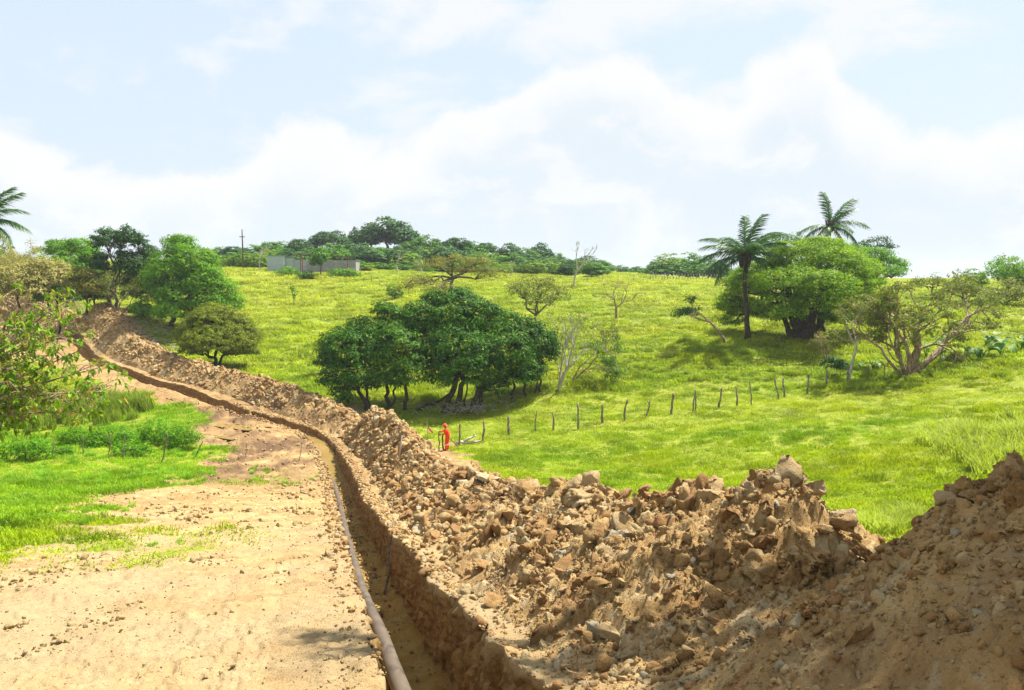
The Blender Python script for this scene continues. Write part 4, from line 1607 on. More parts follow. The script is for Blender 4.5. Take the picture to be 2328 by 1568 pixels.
# --- round bush-like tree left of the field
crown_tree('round_tree', 'round dense olive green tree on a short forked trunk behind the far spoil ridge', 'tree', hit(493, 834),
           [stem(493, 834, 488, 812, 78, 0.22), stem(494, 834, 506, 808, 78, 0.16)],
           [lobe(495, 740, 78, 72, 48), lobe(445, 760, 78, 46, 42), lobe(545, 762, 78, 50, 42), lobe(495, 775, 76, 85, 38), lobe(440, 790, 77, 36, 24), lobe(550, 795, 77, 40, 22), lobe(480, 722, 79, 45, 34)],
           L_olive, BARK_DARK, (0.20, 0.09), 60, 40, 0.36, seed=41, hollow=0.55)

# --- wood on the left hill
crown_tree('tall_tree', 'tall dark tree with bare upper limbs and tufted crowns on the left hill', 'tree', hit(245, 715),
           [stem(241, 715, 258, 640, 95, 0.28), stem(262, 712, 262, 650, 95, 0.22)],
           [lobe(250, 548, 95, 38, 30), lobe(290, 540, 95, 26, 26), lobe(315, 548, 96, 16, 22), lobe(228, 600, 95, 22, 30), lobe(290, 600, 95, 34, 34), lobe(335, 585, 97, 26, 32), lobe(250, 622, 96, 16, 16)],
           L_dark, BARK, (0.34, 0.17), 30, 24, 0.55, seed=42)
crown_tree('green_tree', 'big bright green tree on the left hill sloping down to the field', 'tree', hit(390, 738),
           [stem(390, 740, 400, 690, 92, 0.30), stem(430, 720, 440, 690, 92, 0.22)],
           [lobe(405, 565, 93, 34, 30), lobe(430, 600, 92, 58, 44), lobe(385, 620, 91, 46, 52), lobe(460, 640, 91, 48, 52), lobe(400, 680, 90, 46, 46), lobe(510, 665, 92, 34, 34), lobe(470, 690, 90, 40, 32), lobe(370, 665, 92, 28, 40), lobe(420, 555, 94, 20, 22), lobe(390, 712, 89, 40, 24), lobe(350, 640, 93, 26, 34), lobe(525, 690, 91, 24, 22)],
           L_bright, BARK_DARK, (0.34, 0.15), 16, 46, 0.80, seed=43, hollow=0.6)
crown_tree('green_tree', 'rounded light green tree behind the pale dry shrubs at far left', 'tree', hit(150, 700),
           [stem(150, 700, 150, 620, 105, 0.25)],
           [lobe(135, 568, 106, 36, 24), lobe(180, 565, 106, 38, 24), lobe(205, 590, 105, 30, 30), lobe(160, 600, 104, 50, 26), lobe(190, 625, 104, 40, 30)],
           L_bright, BARK, (0.34, 0.17), 28, 24, 0.6, seed=44)
for i, (ub, vb, Y, wid, hgt, lab, mat) in enumerate([
        (95, 708, 88, 115, 150, 'pale straw-coloured twiggy tree at the left edge of the wood', L_dry),
        (20, 712, 86, 95, 140, 'dry beige twiggy tree at the left picture edge above the dirt track', L_dry),
        (178, 706, 88, 60, 100, 'brownish half-bare shrub tree left of the tall dark tree', L_dry),
        (275, 724, 88, 52, 112, 'slender grey half-leafless tree in front of the tall dark tree', L_brown)]):
    b = hit(ub, vb)
    k = b[1] / F
    rr = np.random.default_rng(700 + i)
    starts = [((rr.normal() * 0.35 * wid / hgt * 1.6, rr.normal() * 0.4, 1.0), hgt * k * 0.36, 0.09) for _ in range(4 if wid > 70 else 3)]
    branch_tree('dry_tree', lab, 'tree', b, starts, 4 if wid > 70 else 3, BARK_TAN, mat, (0.26, 0.10), 22, 0.75, 710 + i, bend=0.4, ang=0.62, ratio=(0.62, 0.82), up=0.10, keep=0.9)
for i, (u, v, Y, ru, rv, lab, mat) in enumerate([
        (215, 655, 100, 40, 40, 'deep green understorey tree below the tall dark tree', L_dark),
        (320, 640, 98, 40, 55, 'shaded green tree between the tall dark tree and the bright one', L_mid),
        (325, 700, 93, 26, 20, 'small bright green bush under the left wood', L_bright),
        (130, 665, 97, 50, 28, 'dark green bush showing through the dry shrubs', L_mid),
        (40, 640, 92, 60, 44, 'pale straw-green bushy tree at the far left behind the twigs', L_dry), (105, 625, 94, 56, 40, 'straw-coloured bushy tree left of the light green one', L_dry),
        (195, 645, 93, 40, 38, 'dull green bushy tree left of the tall dark trunk', L_yellow)]):
    c = P(u, v, Y)
    gz = base_z(c[None, :2])[0]
    b = np.array([c[0], Y, gz])
    crown_tree('wood_tree', lab, 'tree', b, [(b, np.array([c[0], Y, max(gz + 0.4, c[2] - rv * Y / F * 0.6)]), 0.16)],
               [lobe(u, v, Y, ru, rv), lobe(u - ru * 0.5, v + rv * 0.4, Y - 1, ru * 0.6, rv * 0.6), lobe(u + ru * 0.5, v + rv * 0.35, Y - 1, ru * 0.6, rv * 0.6)],
               mat, BARK_DARK, (0.32, 0.16), 30, 22, 0.55, seed=720 + i)

# --- behind the mango clump
b = hit(1028, 668)
crown_tree('flat_topped_tree', 'airy flat-topped tree with spreading pale limbs rising behind the mango clump', 'tree', np.array([P(1028, 700, 98)[0], 98, base_z([[P(1028, 700, 98)[0], 98]])[0]]),
           [(np.array([P(1028, 700, 98)[0], 98, base_z([[P(1028, 700, 98)[0], 98]])[0]]), P(1030, 632, 98), 0.26)],
           [lobe(1030, 590, 98, 52, 13), lobe(1085, 595, 98, 48, 15), lobe(985, 602, 98, 44, 12), lobe(1115, 622, 97, 40, 14), lobe(955, 640, 96, 40, 14), lobe(1060, 615, 99, 48, 12), lobe(1000, 655, 95, 50, 12), lobe(920, 650, 97, 25, 12)],
           L_yellow, BARK, (0.26, 0.11), 26, 15, 0.6, seed=51, twig=1.2, hollow=0.2, up=0.9, bottom=-0.9)
c_ = P(1215, 740, 88)
b = on_ground(c_[0], 88)
crown_tree('brown_tree', 'brownish green open-crowned tree behind the right end of the mango clump', 'tree', b, [(b, P(1218, 715, 88), 0.2)],
           [lobe(1225, 645, 88, 50, 22), lobe(1180, 665, 87, 34, 24), lobe(1270, 665, 88, 26, 24), lobe(1230, 680, 86, 50, 24), lobe(1170, 650, 89, 20, 14)],
           L_brown, BARK, (0.26, 0.12), 20, 16, 0.5, seed=52, twig=0.9, hollow=0.3)

# --- bare and slender trees in the middle distance
b = hit(1305, 652)
branch_tree('white_bare_tree', 'bare white-trunked tree standing alone near the hilltop fence', 'tree', b, [((0.02, 0, 1), 3.0, 0.20)], 4, BARK_PALE, L_mid, (0.25, 0.1), 2, 0.3, 801, keep=0.25, bend=0.3, ang=0.75, ratio=(0.55, 0.75), up=0.15)
b = hit(1402, 724)
branch_tree('dead_tree', 'leafless grey tree with a wide fan of twigs in the open field', 'tree', b, [((-0.1, 0, 1), 1.7, 0.19)], 5, BARK_TAN, None, seed=802, bend=0.35, ang=0.72, ratio=(0.62, 0.85), up=0.06, split=(2, 3))
b = hit(1404, 862)
branch_tree('slender_tree', 'slender pink-barked tree with sparse leaves in the field right of the clump', 'tree', b, [((0.02, 0, 1), 2.0, 0.11)], 4, BARK_PALE, L_olive, (0.24, 0.1), 5, 0.35, 803, bend=0.3, ang=0.5, ratio=(0.6, 0.8), up=0.2)
b = hit(1270, 888)
branch_tree('white_stemmed_tree', 'white-stemmed tree with a bare twiggy fan beside the right end of the clump', 'tree', b,
            [((0.10, 0, 1), 2.4, 0.16), ((-0.05, 0.05, 1), 2.4, 0.13), ((0.28, 0.05, 1), 2.3, 0.10)], 4, BARK_PALE, L_olive, (0.24, 0.1), 4, 0.4, 804, keep=0.5, bend=0.3, ang=0.55, ratio=(0.6, 0.82), up=0.12)
b = hit(1330, 880) * 0 + on_ground(P(1300, 850, 70)[0], 71)
branch_tree('feathery_tree', 'small tree with dark feathery sprays reaching right from the white stems', 'tree', b, [((0.55, -0.1, 0.75), 2.3, 0.09), ((0.3, 0, 0.9), 2.2, 0.08)], 4, BARK_TAN, L_mid, (0.30, 0.08), 9, 0.4, 805, bend=0.3, ang=0.55, ratio=(0.6, 0.75), up=-0.02)
b = hit(738, 852)
branch_tree('sparse_shrub', 'sparse twiggy shrub at the left edge of the mango clump', 'shrub', b, [((-0.25, 0, 1), 1.4, 0.06), ((0.1, 0, 1), 1.5, 0.06), ((0.35, 0, 1), 1.2, 0.05)], 3, BARK_TAN, L_olive, (0.2, 0.09), 8, 0.35, 806, bend=0.35, ang=0.55, up=0.12)
b = hit(668, 700)
branch_tree('sapling', 'thin young sapling standing alone on the open hillside', 'tree', b, [((0.05, 0, 1), 1.4, 0.06)], 2, BARK, L_mid, (0.28, 0.13), 10, 0.35, 807, bend=0.2, ang=0.35, up=0.3)
b = hit(1650, 776)
branch_tree('leaning_tree', 'small leaning tree with dark tufted crown left of the tall palm', 'tree', b, [((-0.45, 0, 1), 2.6, 0.17)], 4, BARK_TAN, L_dark, (0.30, 0.14), 11, 0.5, 808, bend=0.3, ang=0.75, ratio=(0.5, 0.72), up=0.06)

# --- big fig tree, palms and trees behind it on the right
b = hit(1830, 770)
crown_tree('fig_tree', 'huge domed yellow-green fig tree with a massive fluted trunk', 'tree', b,
           [stem(1835, 770, 1835, 715, 80, 0.75), stem(1815, 768, 1800, 715, 80, 0.50), stem(1805, 766, 1770, 705, 80, 0.33), stem(1852, 768, 1868, 715, 80, 0.45), stem(1822, 769, 1820, 700, 80, 0.4), stem(1870, 755, 1872, 700, 81, 0.25), stem(1843, 770, 1850, 705, 79, 0.55)],
           [lobe(1830, 590, 81, 95, 38), lobe(1745, 620, 84, 62, 34), lobe(1900, 610, 80, 75, 42), lobe(1790, 640, 77, 85, 36), lobe(1700, 655, 85, 50, 30), lobe(1870, 650, 76, 80, 36), lobe(1940, 655, 79, 50, 36),
            lobe(1775, 690, 78, 62, 26), lobe(1860, 690, 76, 62, 26), lobe(1690, 700, 85, 40, 26), lobe(1668, 728, 85, 28, 18), lobe(1655, 700, 85, 22, 14), lobe(1705, 612, 85, 30, 14), lobe(1770, 575, 82, 34, 14), lobe(1985, 640, 81, 26, 14), lobe(1930, 575, 83, 36, 14), lobe(1950, 690, 80, 26, 16), lobe(1745, 715, 81.5, 44, 18), lobe(1790, 712, 76, 44, 20), lobe(1900, 722, 78, 36, 20), lobe(1920, 700, 80, 40, 26), lobe(1660, 690, 85, 34, 26), lobe(1690, 640, 85, 40, 24), lobe(1960, 620, 82, 50, 34), lobe(1860, 560, 82, 60, 20), lobe(1800, 570, 82, 50, 22)],
           L_ficus, BARK_DARK, (0.26, 0.12), 34, 34, 0.60, seed=61, up=0.8, hollow=0.6, bottom=-0.6)
c_ = P(1970, 700, 94)
b = on_ground(c_[0], 94)
crown_tree('broad_tree', 'broad flat bright green tree sloping down behind the fig tree', 'tree', b, [(b, P(1975, 660, 94), 0.4)],
           [lobe(1900, 575, 94, 70, 22), lobe(1960, 585, 94, 70, 24), lobe(2010, 600, 94, 50, 18), lobe(1990, 620, 92, 62, 22), lobe(1880, 560, 95, 50, 18), lobe(2040, 615, 94, 22, 10)],
           L_bright, BARK, (0.30, 0.14), 40, 22, 0.6, seed=62, up=1.0, hollow=0.5, bottom=-0.3)
for i, (u, v, Y, ru, rv, lab, mat) in enumerate([
        (1795, 548, 100, 42, 22, 'dark tree crown between the two palms behind the fig tree', L_mid),
        (1765, 560, 101, 30, 20, 'deep green tree close behind the tall palm', L_dark),
        (1990, 555, 108, 46, 18, 'thin dusky feathery tree crown behind the broad bright tree', L_dark),
        (2290, 612, 105, 60, 34, 'light green tree at the right picture edge on the skyline', L_bright),
        (2190, 655, 96, 60, 30, 'dusky brown-green tree behind the gnarled tree at right', L_brown),
        (2290, 665, 92, 55, 34, 'brownish tree at the right edge below the light green one', L_brown),
        (2120, 640, 100, 40, 18, 'small dusky tree on the skyline right of the fig tree', L_brown),
        (1665, 635, 96, 26, 26, 'dark rounded bush peeping out left of the palm trunk', L_dark)]):
    c = P(u, v, Y)
    gz = base_z(c[None, :2])[0]
    b = np.array([c[0], Y, gz])
    crown_tree('background_tree', lab, 'tree', b, [(b, np.array([c[0], Y, max(gz + 0.5, c[2] - rv * Y / F * 0.8)]), 0.16)],
               [lobe(u, v, Y, ru * 0.8, rv), lobe(u - ru * 0.55, v + rv * 0.35, Y - 1, ru * 0.5, rv * 0.6), lobe(u + ru * 0.55, v + rv * 0.3, Y - 1, ru * 0.5, rv * 0.6)],
               mat, BARK, (0.32, 0.14), 16, 15, 0.6, seed=730 + i, twig=0.8, hollow=0.3)

# --- gnarled brown tree and neighbours at right
b = hit(2062, 852)
k = b[1] / F
branch_tree('gnarled_tree', 'gnarled wide-branching tree with withered brown leaves by the right fence', 'tree', b,
            [((0.85, -0.1, 0.55), 4.6, 0.27), ((0.1, 0.1, 1), 2.5, 0.30), ((-0.55, 0.0, 0.85), 2.9, 0.20), ((0.5, 0.2, 0.8), 2.9, 0.22), ((-1.0, -0.1, 0.42), 3.2, 0.15), ((-0.2, 0.35, 1), 2.5, 0.18), ((0.75, 0.2, 0.6), 3.8, 0.18)],
            4, BARK_TAN, L_brown, (0.24, 0.11), 22, 0.50, 816, bend=0.40, ang=0.66, ratio=(0.58, 0.74), up=0.05, split=(2, 3))
b = hit(1930, 870)
branch_tree('slim_white_tree', 'slim white-trunked tree with reddish withered leaves beside the gnarled tree', 'tree', b, [((0.12, 0, 1), 3.2, 0.13)], 4, BARK_PALE, L_brown, (0.20, 0.09), 7, 0.3, 812, bend=0.25, ang=0.85, ratio=(0.45, 0.68), up=0.12)
b = hit(1893, 826)
branch_tree('brown_shrub', 'low rusty brown shrub between the fig tree and the slim white tree', 'shrub', b, [((-0.6, 0, 0.9), 1.3, 0.06), ((-0.9, 0.1, 0.7), 1.3, 0.05), ((-0.2, 0, 1), 1.2, 0.05)], 3, BARK_TAN, L_dry, (0.13, 0.07), 6, 0.25, 813, bend=0.35, ang=0.6, up=0.08)
b = hit(1880, 842)
crown_tree('dark_shrub', 'small dark green shrub at the foot of the slim white tree', 'shrub', b, [(b, b + np.array([0, 0, 0.5]), 0.05)], [lobe(1893, 826, 66, 26, 14), lobe(1915, 832, 66, 16, 10)], L_dark, BARK, (0.25, 0.14), 60, 16, 0.3, seed=63)


# --- palms
def frond_mesh(name, L, curve, seed, leaflet=0.75, n=64):
    r = np.random.default_rng(seed)
    g = Geo()
    f = np.linspace(0, 1, 12)
    rach = np.stack([L * (np.sin(curve * f) / max(curve, 0.05)), np.zeros(12), -L * (1 - np.cos(curve * f)) / max(curve, 0.05)], 1)
    g.tube(rach, np.linspace(0.012, 0.003, 12), 5)
    nv = g.n
    V, T = [], []
    off = nv
    for sd in (-1, 1):
        for i in range(n):
            q = 0.10 + 0.90 * i / (n - 1)
            p = np.array([np.interp(q, f, rach[:, j]) for j in range(3)])
            p2 = np.array([np.interp(min(q + 0.03, 1), f, rach[:, j]) for j in range(3)])
            p1 = np.array([np.interp(q - 0.03, f, rach[:, j]) for j in range(3)])
            tg = (p2 - p1) / (np.linalg.norm(p2 - p1) + 1e-9)
            ll = leaflet * (0.45 + 0.75 * math.sin(math.pi * (0.12 + 0.80 * q))) * r.uniform(0.8, 1.15)
            dirn = tg * 0.55 + np.array([0, sd, 0]) * 0.8 + np.array([0, 0, -0.12]) + r.normal(size=3) * 0.12
            dirn /= np.linalg.norm(dirn)
            wv = tg * 0.0085
            mid = p + dirn * ll * 0.5
            tip = p + dirn * ll + np.array([0, 0, -ll * r.uniform(0.45, 0.85)])
            V += [p - wv, p + wv, mid + wv * 1.1, mid - wv * 1.1, tip]
            T += [(off, off + 1, off + 2), (off, off + 2, off + 3), (off + 3, off + 2, off + 4)]
            off += 5
    lc = np.concatenate([np.full(nv, 0.5), np.repeat(r.random(len(V) // 5), 5) * 0.84])
    g.raw(np.array(V), None, np.array(T) - g.n)
    me = mesh_np(name, np.concatenate(g.v), [np.concatenate(g.q), np.concatenate(g.t)], False, dict(lc=lc))
    me.materials.append(L_palm)
    return me


FRONDS = {k: [frond_mesh('frond', 1.0 * L, k / 10, 900 + k + i, 0.17 * L) for i in range(2)] for k, L in ((7, 1.0), (12, 1.0), (17, 1.0))}


L_palm_dry = leaf_mat('yellowed_palm_leaves', (0.16, 0.17, 0.03), (0.34, 0.30, 0.07), None, 0.3, 0.5)
DRY_FRONDS = []
for f_ in FRONDS[17] + FRONDS[12]:
    f2_ = f_.copy()
    f2_.materials.clear()
    f2_.materials.append(L_palm_dry)
    DRY_FRONDS.append(f2_)


def palm(label, base, head, fronds, L, tr=0.22, skirt=None):
    """fronds: (azimuth on the picture plane as x,y, pitch) list"""
    base, head = np.asarray(base, float), np.asarray(head, float)
    root = empty('palm_tree', base, label, 'palm')
    g = Geo()
    pts = wavy(base - np.array([0, 0, 0.3]), head, 9, 0.01)
    g.tube(pts - base, np.concatenate([[tr * 1.5, tr * 1.15], np.linspace(tr, tr * 0.85, 7)]), 10)
    add('trunk', g.mesh('trunk'), BARK_DARK, root)
    if skirt:
        g = Geo()
        rr = np.random.default_rng(5)
        for i in range(70):
            a = rr.random() * 6.28
            z0 = rr.uniform(-skirt, 0.1)
            p = np.array([math.cos(a), math.sin(a), 0]) * tr
            g.tube((head - base + np.array([0, 0, z0])) + np.array([p, p * 2.0 + [0, 0, 0.25], p * 2.6 + [0, 0, 0.75]]), [0.09, 0.06, 0.02], 4)
        add('leaf_bases', g.mesh('leaf_bases'), BARK_DARK, root)
    for i, (ax, pit, cv, kl) in enumerate(fronds):
        o = bpy.data.objects.new('frond', DRY_FRONDS[i % 4] if pit < -8 else FRONDS[cv][i % 2])
        COL.objects.link(o)
        o.parent = root
        o.location = head - base
        o.rotation_euler = (random.uniform(-0.35, 0.35), -R(pit), R(ax))
        o.scale = (L * kl,) * 3
    return root


b = hit(1699, 773)
palm('tall palm with drooping dark fronds standing at the left side of the fig tree', b, P(1694, 585, b[1]),
     [(180, 12, 12, 0.95), (172, 30, 12, 1.0), (185, 46, 12, 1.0), (165, 58, 12, 1.05), (190, -5, 12, 0.95), (90, 80, 7, 1.05), (20, 82, 7, 1.05), (10, 62, 12, 1.1), (-8, 48, 12, 1.1), (5, 30, 12, 1.05), (0, 10, 12, 0.9),
      (60, 40, 12, 1.0), (-60, 42, 12, 0.95), (-100, 50, 12, 0.95), (120, 45, 12, 1.0), (-40, 66, 12, 1.0), (-150, 62, 12, 0.9), (-20, 5, 17, 0.8), (200, 20, 17, 0.8)], 4.7, 0.25, 1.1)
c_ = P(1886, 700, 90)
b = on_ground(c_[0], 90)
palm('palm with open star-shaped fronds rising above the fig tree crown', b, P(1887, 515, 90),
     [(182, 20, 12, 0.95), (175, 2, 12, 0.85), (100, 84, 7, 1.05), (20, 62, 7, 1.15), (2, 34, 12, 1.1), (-8, -2, 12, 1.05), (5, -25, 12, 0.9), (190, -18, 12, 0.9), (60, 30, 12, 0.9), (-70, 20, 12, 0.8), (30, 50, 7, 1.0), (-120, 10, 17, 0.7)], 4.3, 0.2, 0.6)
b = on_ground(P(-60, 700, 62)[0], 62)
palm('palm at the left picture edge with yellowing lower fronds', b, P(-46, 506, 62),
     [(0, 48, 12, 1.0), (5, 25, 12, 1.0), (-10, 5, 12, 0.95), (10, -14, 12, 0.9), (-12, -24, 12, 0.85), (30, 60, 7, 1.0), (-40, 40, 12, 1.0), (60, 30, 12, 0.9), (180, 40, 12, 1.0), (160, 10, 12, 0.9), (-90, 40, 12, 0.9), (-5, 66, 7, 1.0), (120, 50, 12, 0.9), (-140, 40, 12, 0.9)], 3.8, 0.24, 0.8)


# --- distant wood: trees of a few kinds, copied
def unit_tree(seed, lobes, lm, bm, per=16, leaf=0.085, clumps=46):
    r = np.random.default_rng(seed)
    g = Geo()
    g.tube(wavy((0, 0, -0.05), (0.02, 0, 0.5), 5, 0.03, r), np.linspace(0.032, 0.018, 5), 6)
    V, T, LC, off = [], [], [], 0
    for (c, rad) in lobes:
        c, rad = np.array(c), np.array(rad)
        g.tube(wavy((0.02, 0, 0.42), c, 4, 0.05, r), np.linspace(0.016, 0.006, 4), 5)
        cc = lobe_points(c, rad, clumps, r, hollow=0.5)
        v, t, lc = leaves_at(cc, per, 0.075, leaf, leaf * 0.5, 0.5, 0.2, r, c)
        V.append(v)
        T.append(t + off)
        LC.append(lc)
        off += len(v)
    tm = g.mesh('trunk')
    tm.materials.append(bm)
    cm = mesh_np('crown', np.concatenate(V), np.concatenate(T), False, dict(lc=np.concatenate(LC)))
    cm.materials.append(lm)
    return tm, cm


ROUND = [((0, 0, 0.72), (0.30, 0.30, 0.24)), ((-0.22, 0.05, 0.58), (0.22, 0.24, 0.2)), ((0.22, -0.05, 0.60), (0.23, 0.24, 0.2)), ((0.02, -0.15, 0.45), (0.26, 0.2, 0.2))]
FLAT = [((0, 0, 0.86), (0.36, 0.34, 0.11)), ((-0.28, 0, 0.76), (0.22, 0.26, 0.10)), ((0.28, 0.05, 0.78), (0.22, 0.26, 0.10)), ((0.05, -0.2, 0.70), (0.3, 0.2, 0.1))]
BUSHY = [((0, 0, 0.6), (0.36, 0.34, 0.36)), ((-0.25, -0.1, 0.35), (0.24, 0.24, 0.3)), ((0.26, -0.08, 0.4), (0.24, 0.24, 0.32)), ((0.0, -0.2, 0.3), (0.3, 0.2, 0.28))]
L_far1 = leaf_mat('far_green_leaves', (0.045, 0.14, 0.010), (0.12, 0.26, 0.02), None, 0.25)
L_far2 = leaf_mat('far_dark_leaves', (0.025, 0.085, 0.02), (0.07, 0.16, 0.03), None, 0.22)
L_far3 = leaf_mat('far_light_leaves', (0.10, 0.20, 0.012), (0.22, 0.33, 0.02), None, 0.3)
KINDS = [unit_tree(1001, ROUND, L_far1, BARK), unit_tree(1002, ROUND, L_far2, BARK), unit_tree(1003, BUSHY, L_far1, BARK), unit_tree(1004, BUSHY, L_far3, BARK),
         unit_tree(1005, FLAT, L_far2, BARK_TAN), unit_tree(1006, FLAT, L_far3, BARK_TAN), unit_tree(1007, BUSHY, L_far2, BARK)]


def far_tree(u, vtop, Y, wpx, kind, label, group=None, name='distant_tree', sink=0.0):
    c = P(u, vtop, Y)
    gz = base_z([[c[0], Y]])[0]
    h = max(c[2] - gz, 1.6)
    root = empty(name, (c[0], Y, gz - 0.1), label, 'tree', group)
    w = wpx * Y / F
    for nm, me in zip(('trunk', 'crown'), KINDS[kind]):
        o = bpy.data.objects.new(nm, me)
        COL.objects.link(o)
        o.parent = root
        o.scale = (w, w, h)
        o.rotation_euler = (0, 0, random.uniform(0, 6.28))
    return root


ORD = ['first', 'second', 'third', 'fourth', 'fifth', 'sixth', 'seventh', 'eighth', 'ninth', 'tenth', 'eleventh', 'twelfth', 'thirteenth', 'fourteenth', 'fifteenth', 'sixteenth', 'seventeenth', 'eighteenth', 'nineteenth', 'twentieth',
       'twenty-first', 'twenty-second', 'twenty-third', 'twenty-fourth', 'twenty-fifth', 'twenty-sixth']
LB1 = 'hazy green tree on the skyline of the wooded hill behind the roofless building'
GR1 = 'skyline trees of the wooded hill'
for i_, (u, vt, w, kd) in enumerate(sorted([(505, 558, 46, 2), (530, 556, 40, 1), (575, 553, 44, 2), (612, 546, 40, 0), (645, 545, 48, 2), (682, 538, 44, 1), (715, 532, 36, 6), (742, 521, 44, 1), (768, 520, 46, 6),
                       (1000, 548, 50, 6), (968, 530, 50, 2), (1042, 535, 50, 1), (1075, 545, 44, 2), (1105, 548, 40, 1), (1160, 549, 44, 6), (1195, 560, 44, 2),
                       (1228, 548, 40, 6), (1262, 572, 42, 2), (1335, 578, 52, 6), (1368, 588, 36, 2), (935, 545, 40, 2)])):
    far_tree(u, vt, random.uniform(195, 215), w * 1.7, kd, ORD[i_] + ' green tree from the left on the skyline of the wooded hill', GR1)
far_tree(912, 498, 212, 100, 6, 'dark rounded tree at the right shoulder of the hilltop')
far_tree(880, 488, 214, 120, 6, 'tallest dark rounded tree crowning the wooded hill')
far_tree(842, 502, 216, 90, 6, 'dark leafy tree left of the tallest one on the hilltop')
far_tree(805, 512, 212, 34, 6, 'narrow spiky dark tree at the left of the hilltop', name='narrow_tree')
LB2 = 'leafy tree on the face of the wooded hill above the building and hedge'
for i in range(64):
    u = 500 + i * 14.0 + random.uniform(-8, 8)
    vt = np.interp(u, [500, 600, 700, 800, 900, 1000, 1100, 1200, 1300, 1400], [572, 566, 556, 546, 558, 556, 566, 572, 590, 606]) + random.uniform(-4, 14)
    far_tree(u, vt, random.uniform(170, 194), random.uniform(64, 100), random.choice([2, 2, 2, 3, 6, 6, 1]), LB2, 'trees on the face of the wooded hill')
LB3 = 'low tree or bush in the hedge along the foot of the wooded hill'
for i in range(30):
    u = 812 + i * 19.0 + random.uniform(-8, 8)
    far_tree(u, random.uniform(586, 604), random.uniform(156, 168), random.uniform(44, 70), random.choice([2, 2, 3, 3, 6]), LB3, 'hedge trees at the hill foot')
for i in range(12):
    far_tree(495 + i * 11 + random.uniform(-4, 4), random.uniform(566, 590), random.uniform(158, 172), random.uniform(40, 60), random.choice([0, 2, 3, 3]),
             ORD[i] + ' slim green tree from the left in the thicket beside the roofless building', 'thicket trees left of the building')
for (u, vt, Y, w, kd, lab) in [(1520, 572, 200, 96, 3, 'left umbrella-shaped tree of the distant group behind the picket fence'), (1565, 570, 205, 104, 2, 'middle umbrella-shaped tree of the distant group behind the picket fence'),
                               (1612, 576, 200, 92, 6, 'right umbrella-shaped tree of the distant group behind the picket fence'), (1545, 585, 196, 84, 2, 'low green tree under the distant umbrella-shaped trees'),
                               (1590, 588, 194, 84, 2, 'low dark tree under the right of the distant umbrella-shaped trees'), (1490, 590, 205, 50, 1, 'dark tree at the left edge of the distant umbrella group'),
                               (1672, 606, 230, 50, 3, 'small pale green tree seen between the distant group and the palm'),
                               (1412, 600, 260, 46, 2, 'small bluish tree on the horizon left of the distant group'), (1445, 606, 265, 44, 1, 'second small bluish tree on the horizon left of the distant group'),
                               (728, 556, 143, 62, 0, 'leafy tree standing in front of the roofless building'), (2215, 606, 125, 70, 3, 'pale green tree on the skyline at right'),
                               (1295, 590, 190, 70, 2, 'round green tree on the ridge right of the bare white tree'), (1330, 592, 200, 70, 6, 'dark green tree on the ridge between the bare tree and the open skyline'), (1372, 598, 205, 60, 3, 'light green bush ending the wood on the ridge'),
                               (1455, 603, 215, 70, 2, 'low green tree joining the ridge to the distant group'), (1500, 592, 198, 80, 2, 'low bright tree at the left foot of the distant group'), (1640, 600, 205, 60, 3, 'pale bush at the right end of the distant group'),
                               (20, 548, 135, 90, 2, 'hazy green tree on the skyline below the left palm'), (75, 562, 130, 80, 3, 'pale green tree on the skyline beyond the dry shrubs'),
                               (895, 640, 118, 44, 3, 'bright green bush at the field fence left of the flat-topped tree'), (470, 565, 130, 60, 3, 'light green tree behind the bright tree on the left hill'),
                               (2300, 580, 118, 100, 3, 'broad light green tree rising at the right picture edge')]:
    far_tree(u, vt, Y, w, kd, lab)
for (u, vt, vb, lab) in [(590, 552, 612, 'bare white-limbed tree beside the left wall of the building'), (905, 570, 622, 'bare pale-limbed tree in the hedge right of the building'),
                         (960, 580, 622, 'short pale leafless tree further right in the hedge'), (1162, 585, 626, 'pale leafless tree in the hedge right of the flat-topped tree')]:
    b = on_ground(P(u, vb, 150)[0], 150)
    branch_tree('bare_tree', lab, 'tree', b, [((0, 0, 1), (vb - vt) * 150 / F * 0.42, 0.15)], 3, BARK_PALE, None, seed=int(u), bend=0.3, ang=0.8, ratio=(0.6, 0.8), up=0.1)


# --- lush shrubs at the left, broad-leaved plants at the right
for i, (u, v, ru, rv, lab, mat) in enumerate([
        (250, 985, 60, 38, 'lush bright green shrub left of the muddy strip', L_shrub), (350, 975, 62, 36, 'lush bright green shrub in the middle of the left thicket', L_shrub),
        (415, 985, 42, 36, 'bright green shrub right beside the muddy strip', L_shrub), (60, 1012, 62, 36, 'rounded green shrub at the left picture edge behind the fence posts', L_shrub),
        (180, 985, 46, 30, 'green shrub below the big-leaved branches', L_shrub), (300, 1015, 50, 22, 'low green shrub just behind the left fence posts', L_shrub),
        (140, 1018, 30, 18, 'small green shrub between the left fence posts', L_shrub)]):
    b = hit(u, v + rv * 0.9)
    Y = b[1]
    crown_tree('shrub', lab, 'shrub', b, [(b, b + np.array([0, 0, 0.4]), 0.05)],
               [lobe(u, v + 8, Y, ru * 0.75, rv * 0.85), lobe(u - ru * 0.55, v + rv * 0.35, Y - 0.3, ru * 0.5, rv * 0.6), lobe(u + ru * 0.55, v + rv * 0.3, Y - 0.3, ru * 0.5, rv * 0.6)],
               mat, BARK, (0.15, 0.075), 90, 18, 0.28, seed=740 + i, hollow=0.45, bottom=-0.8)


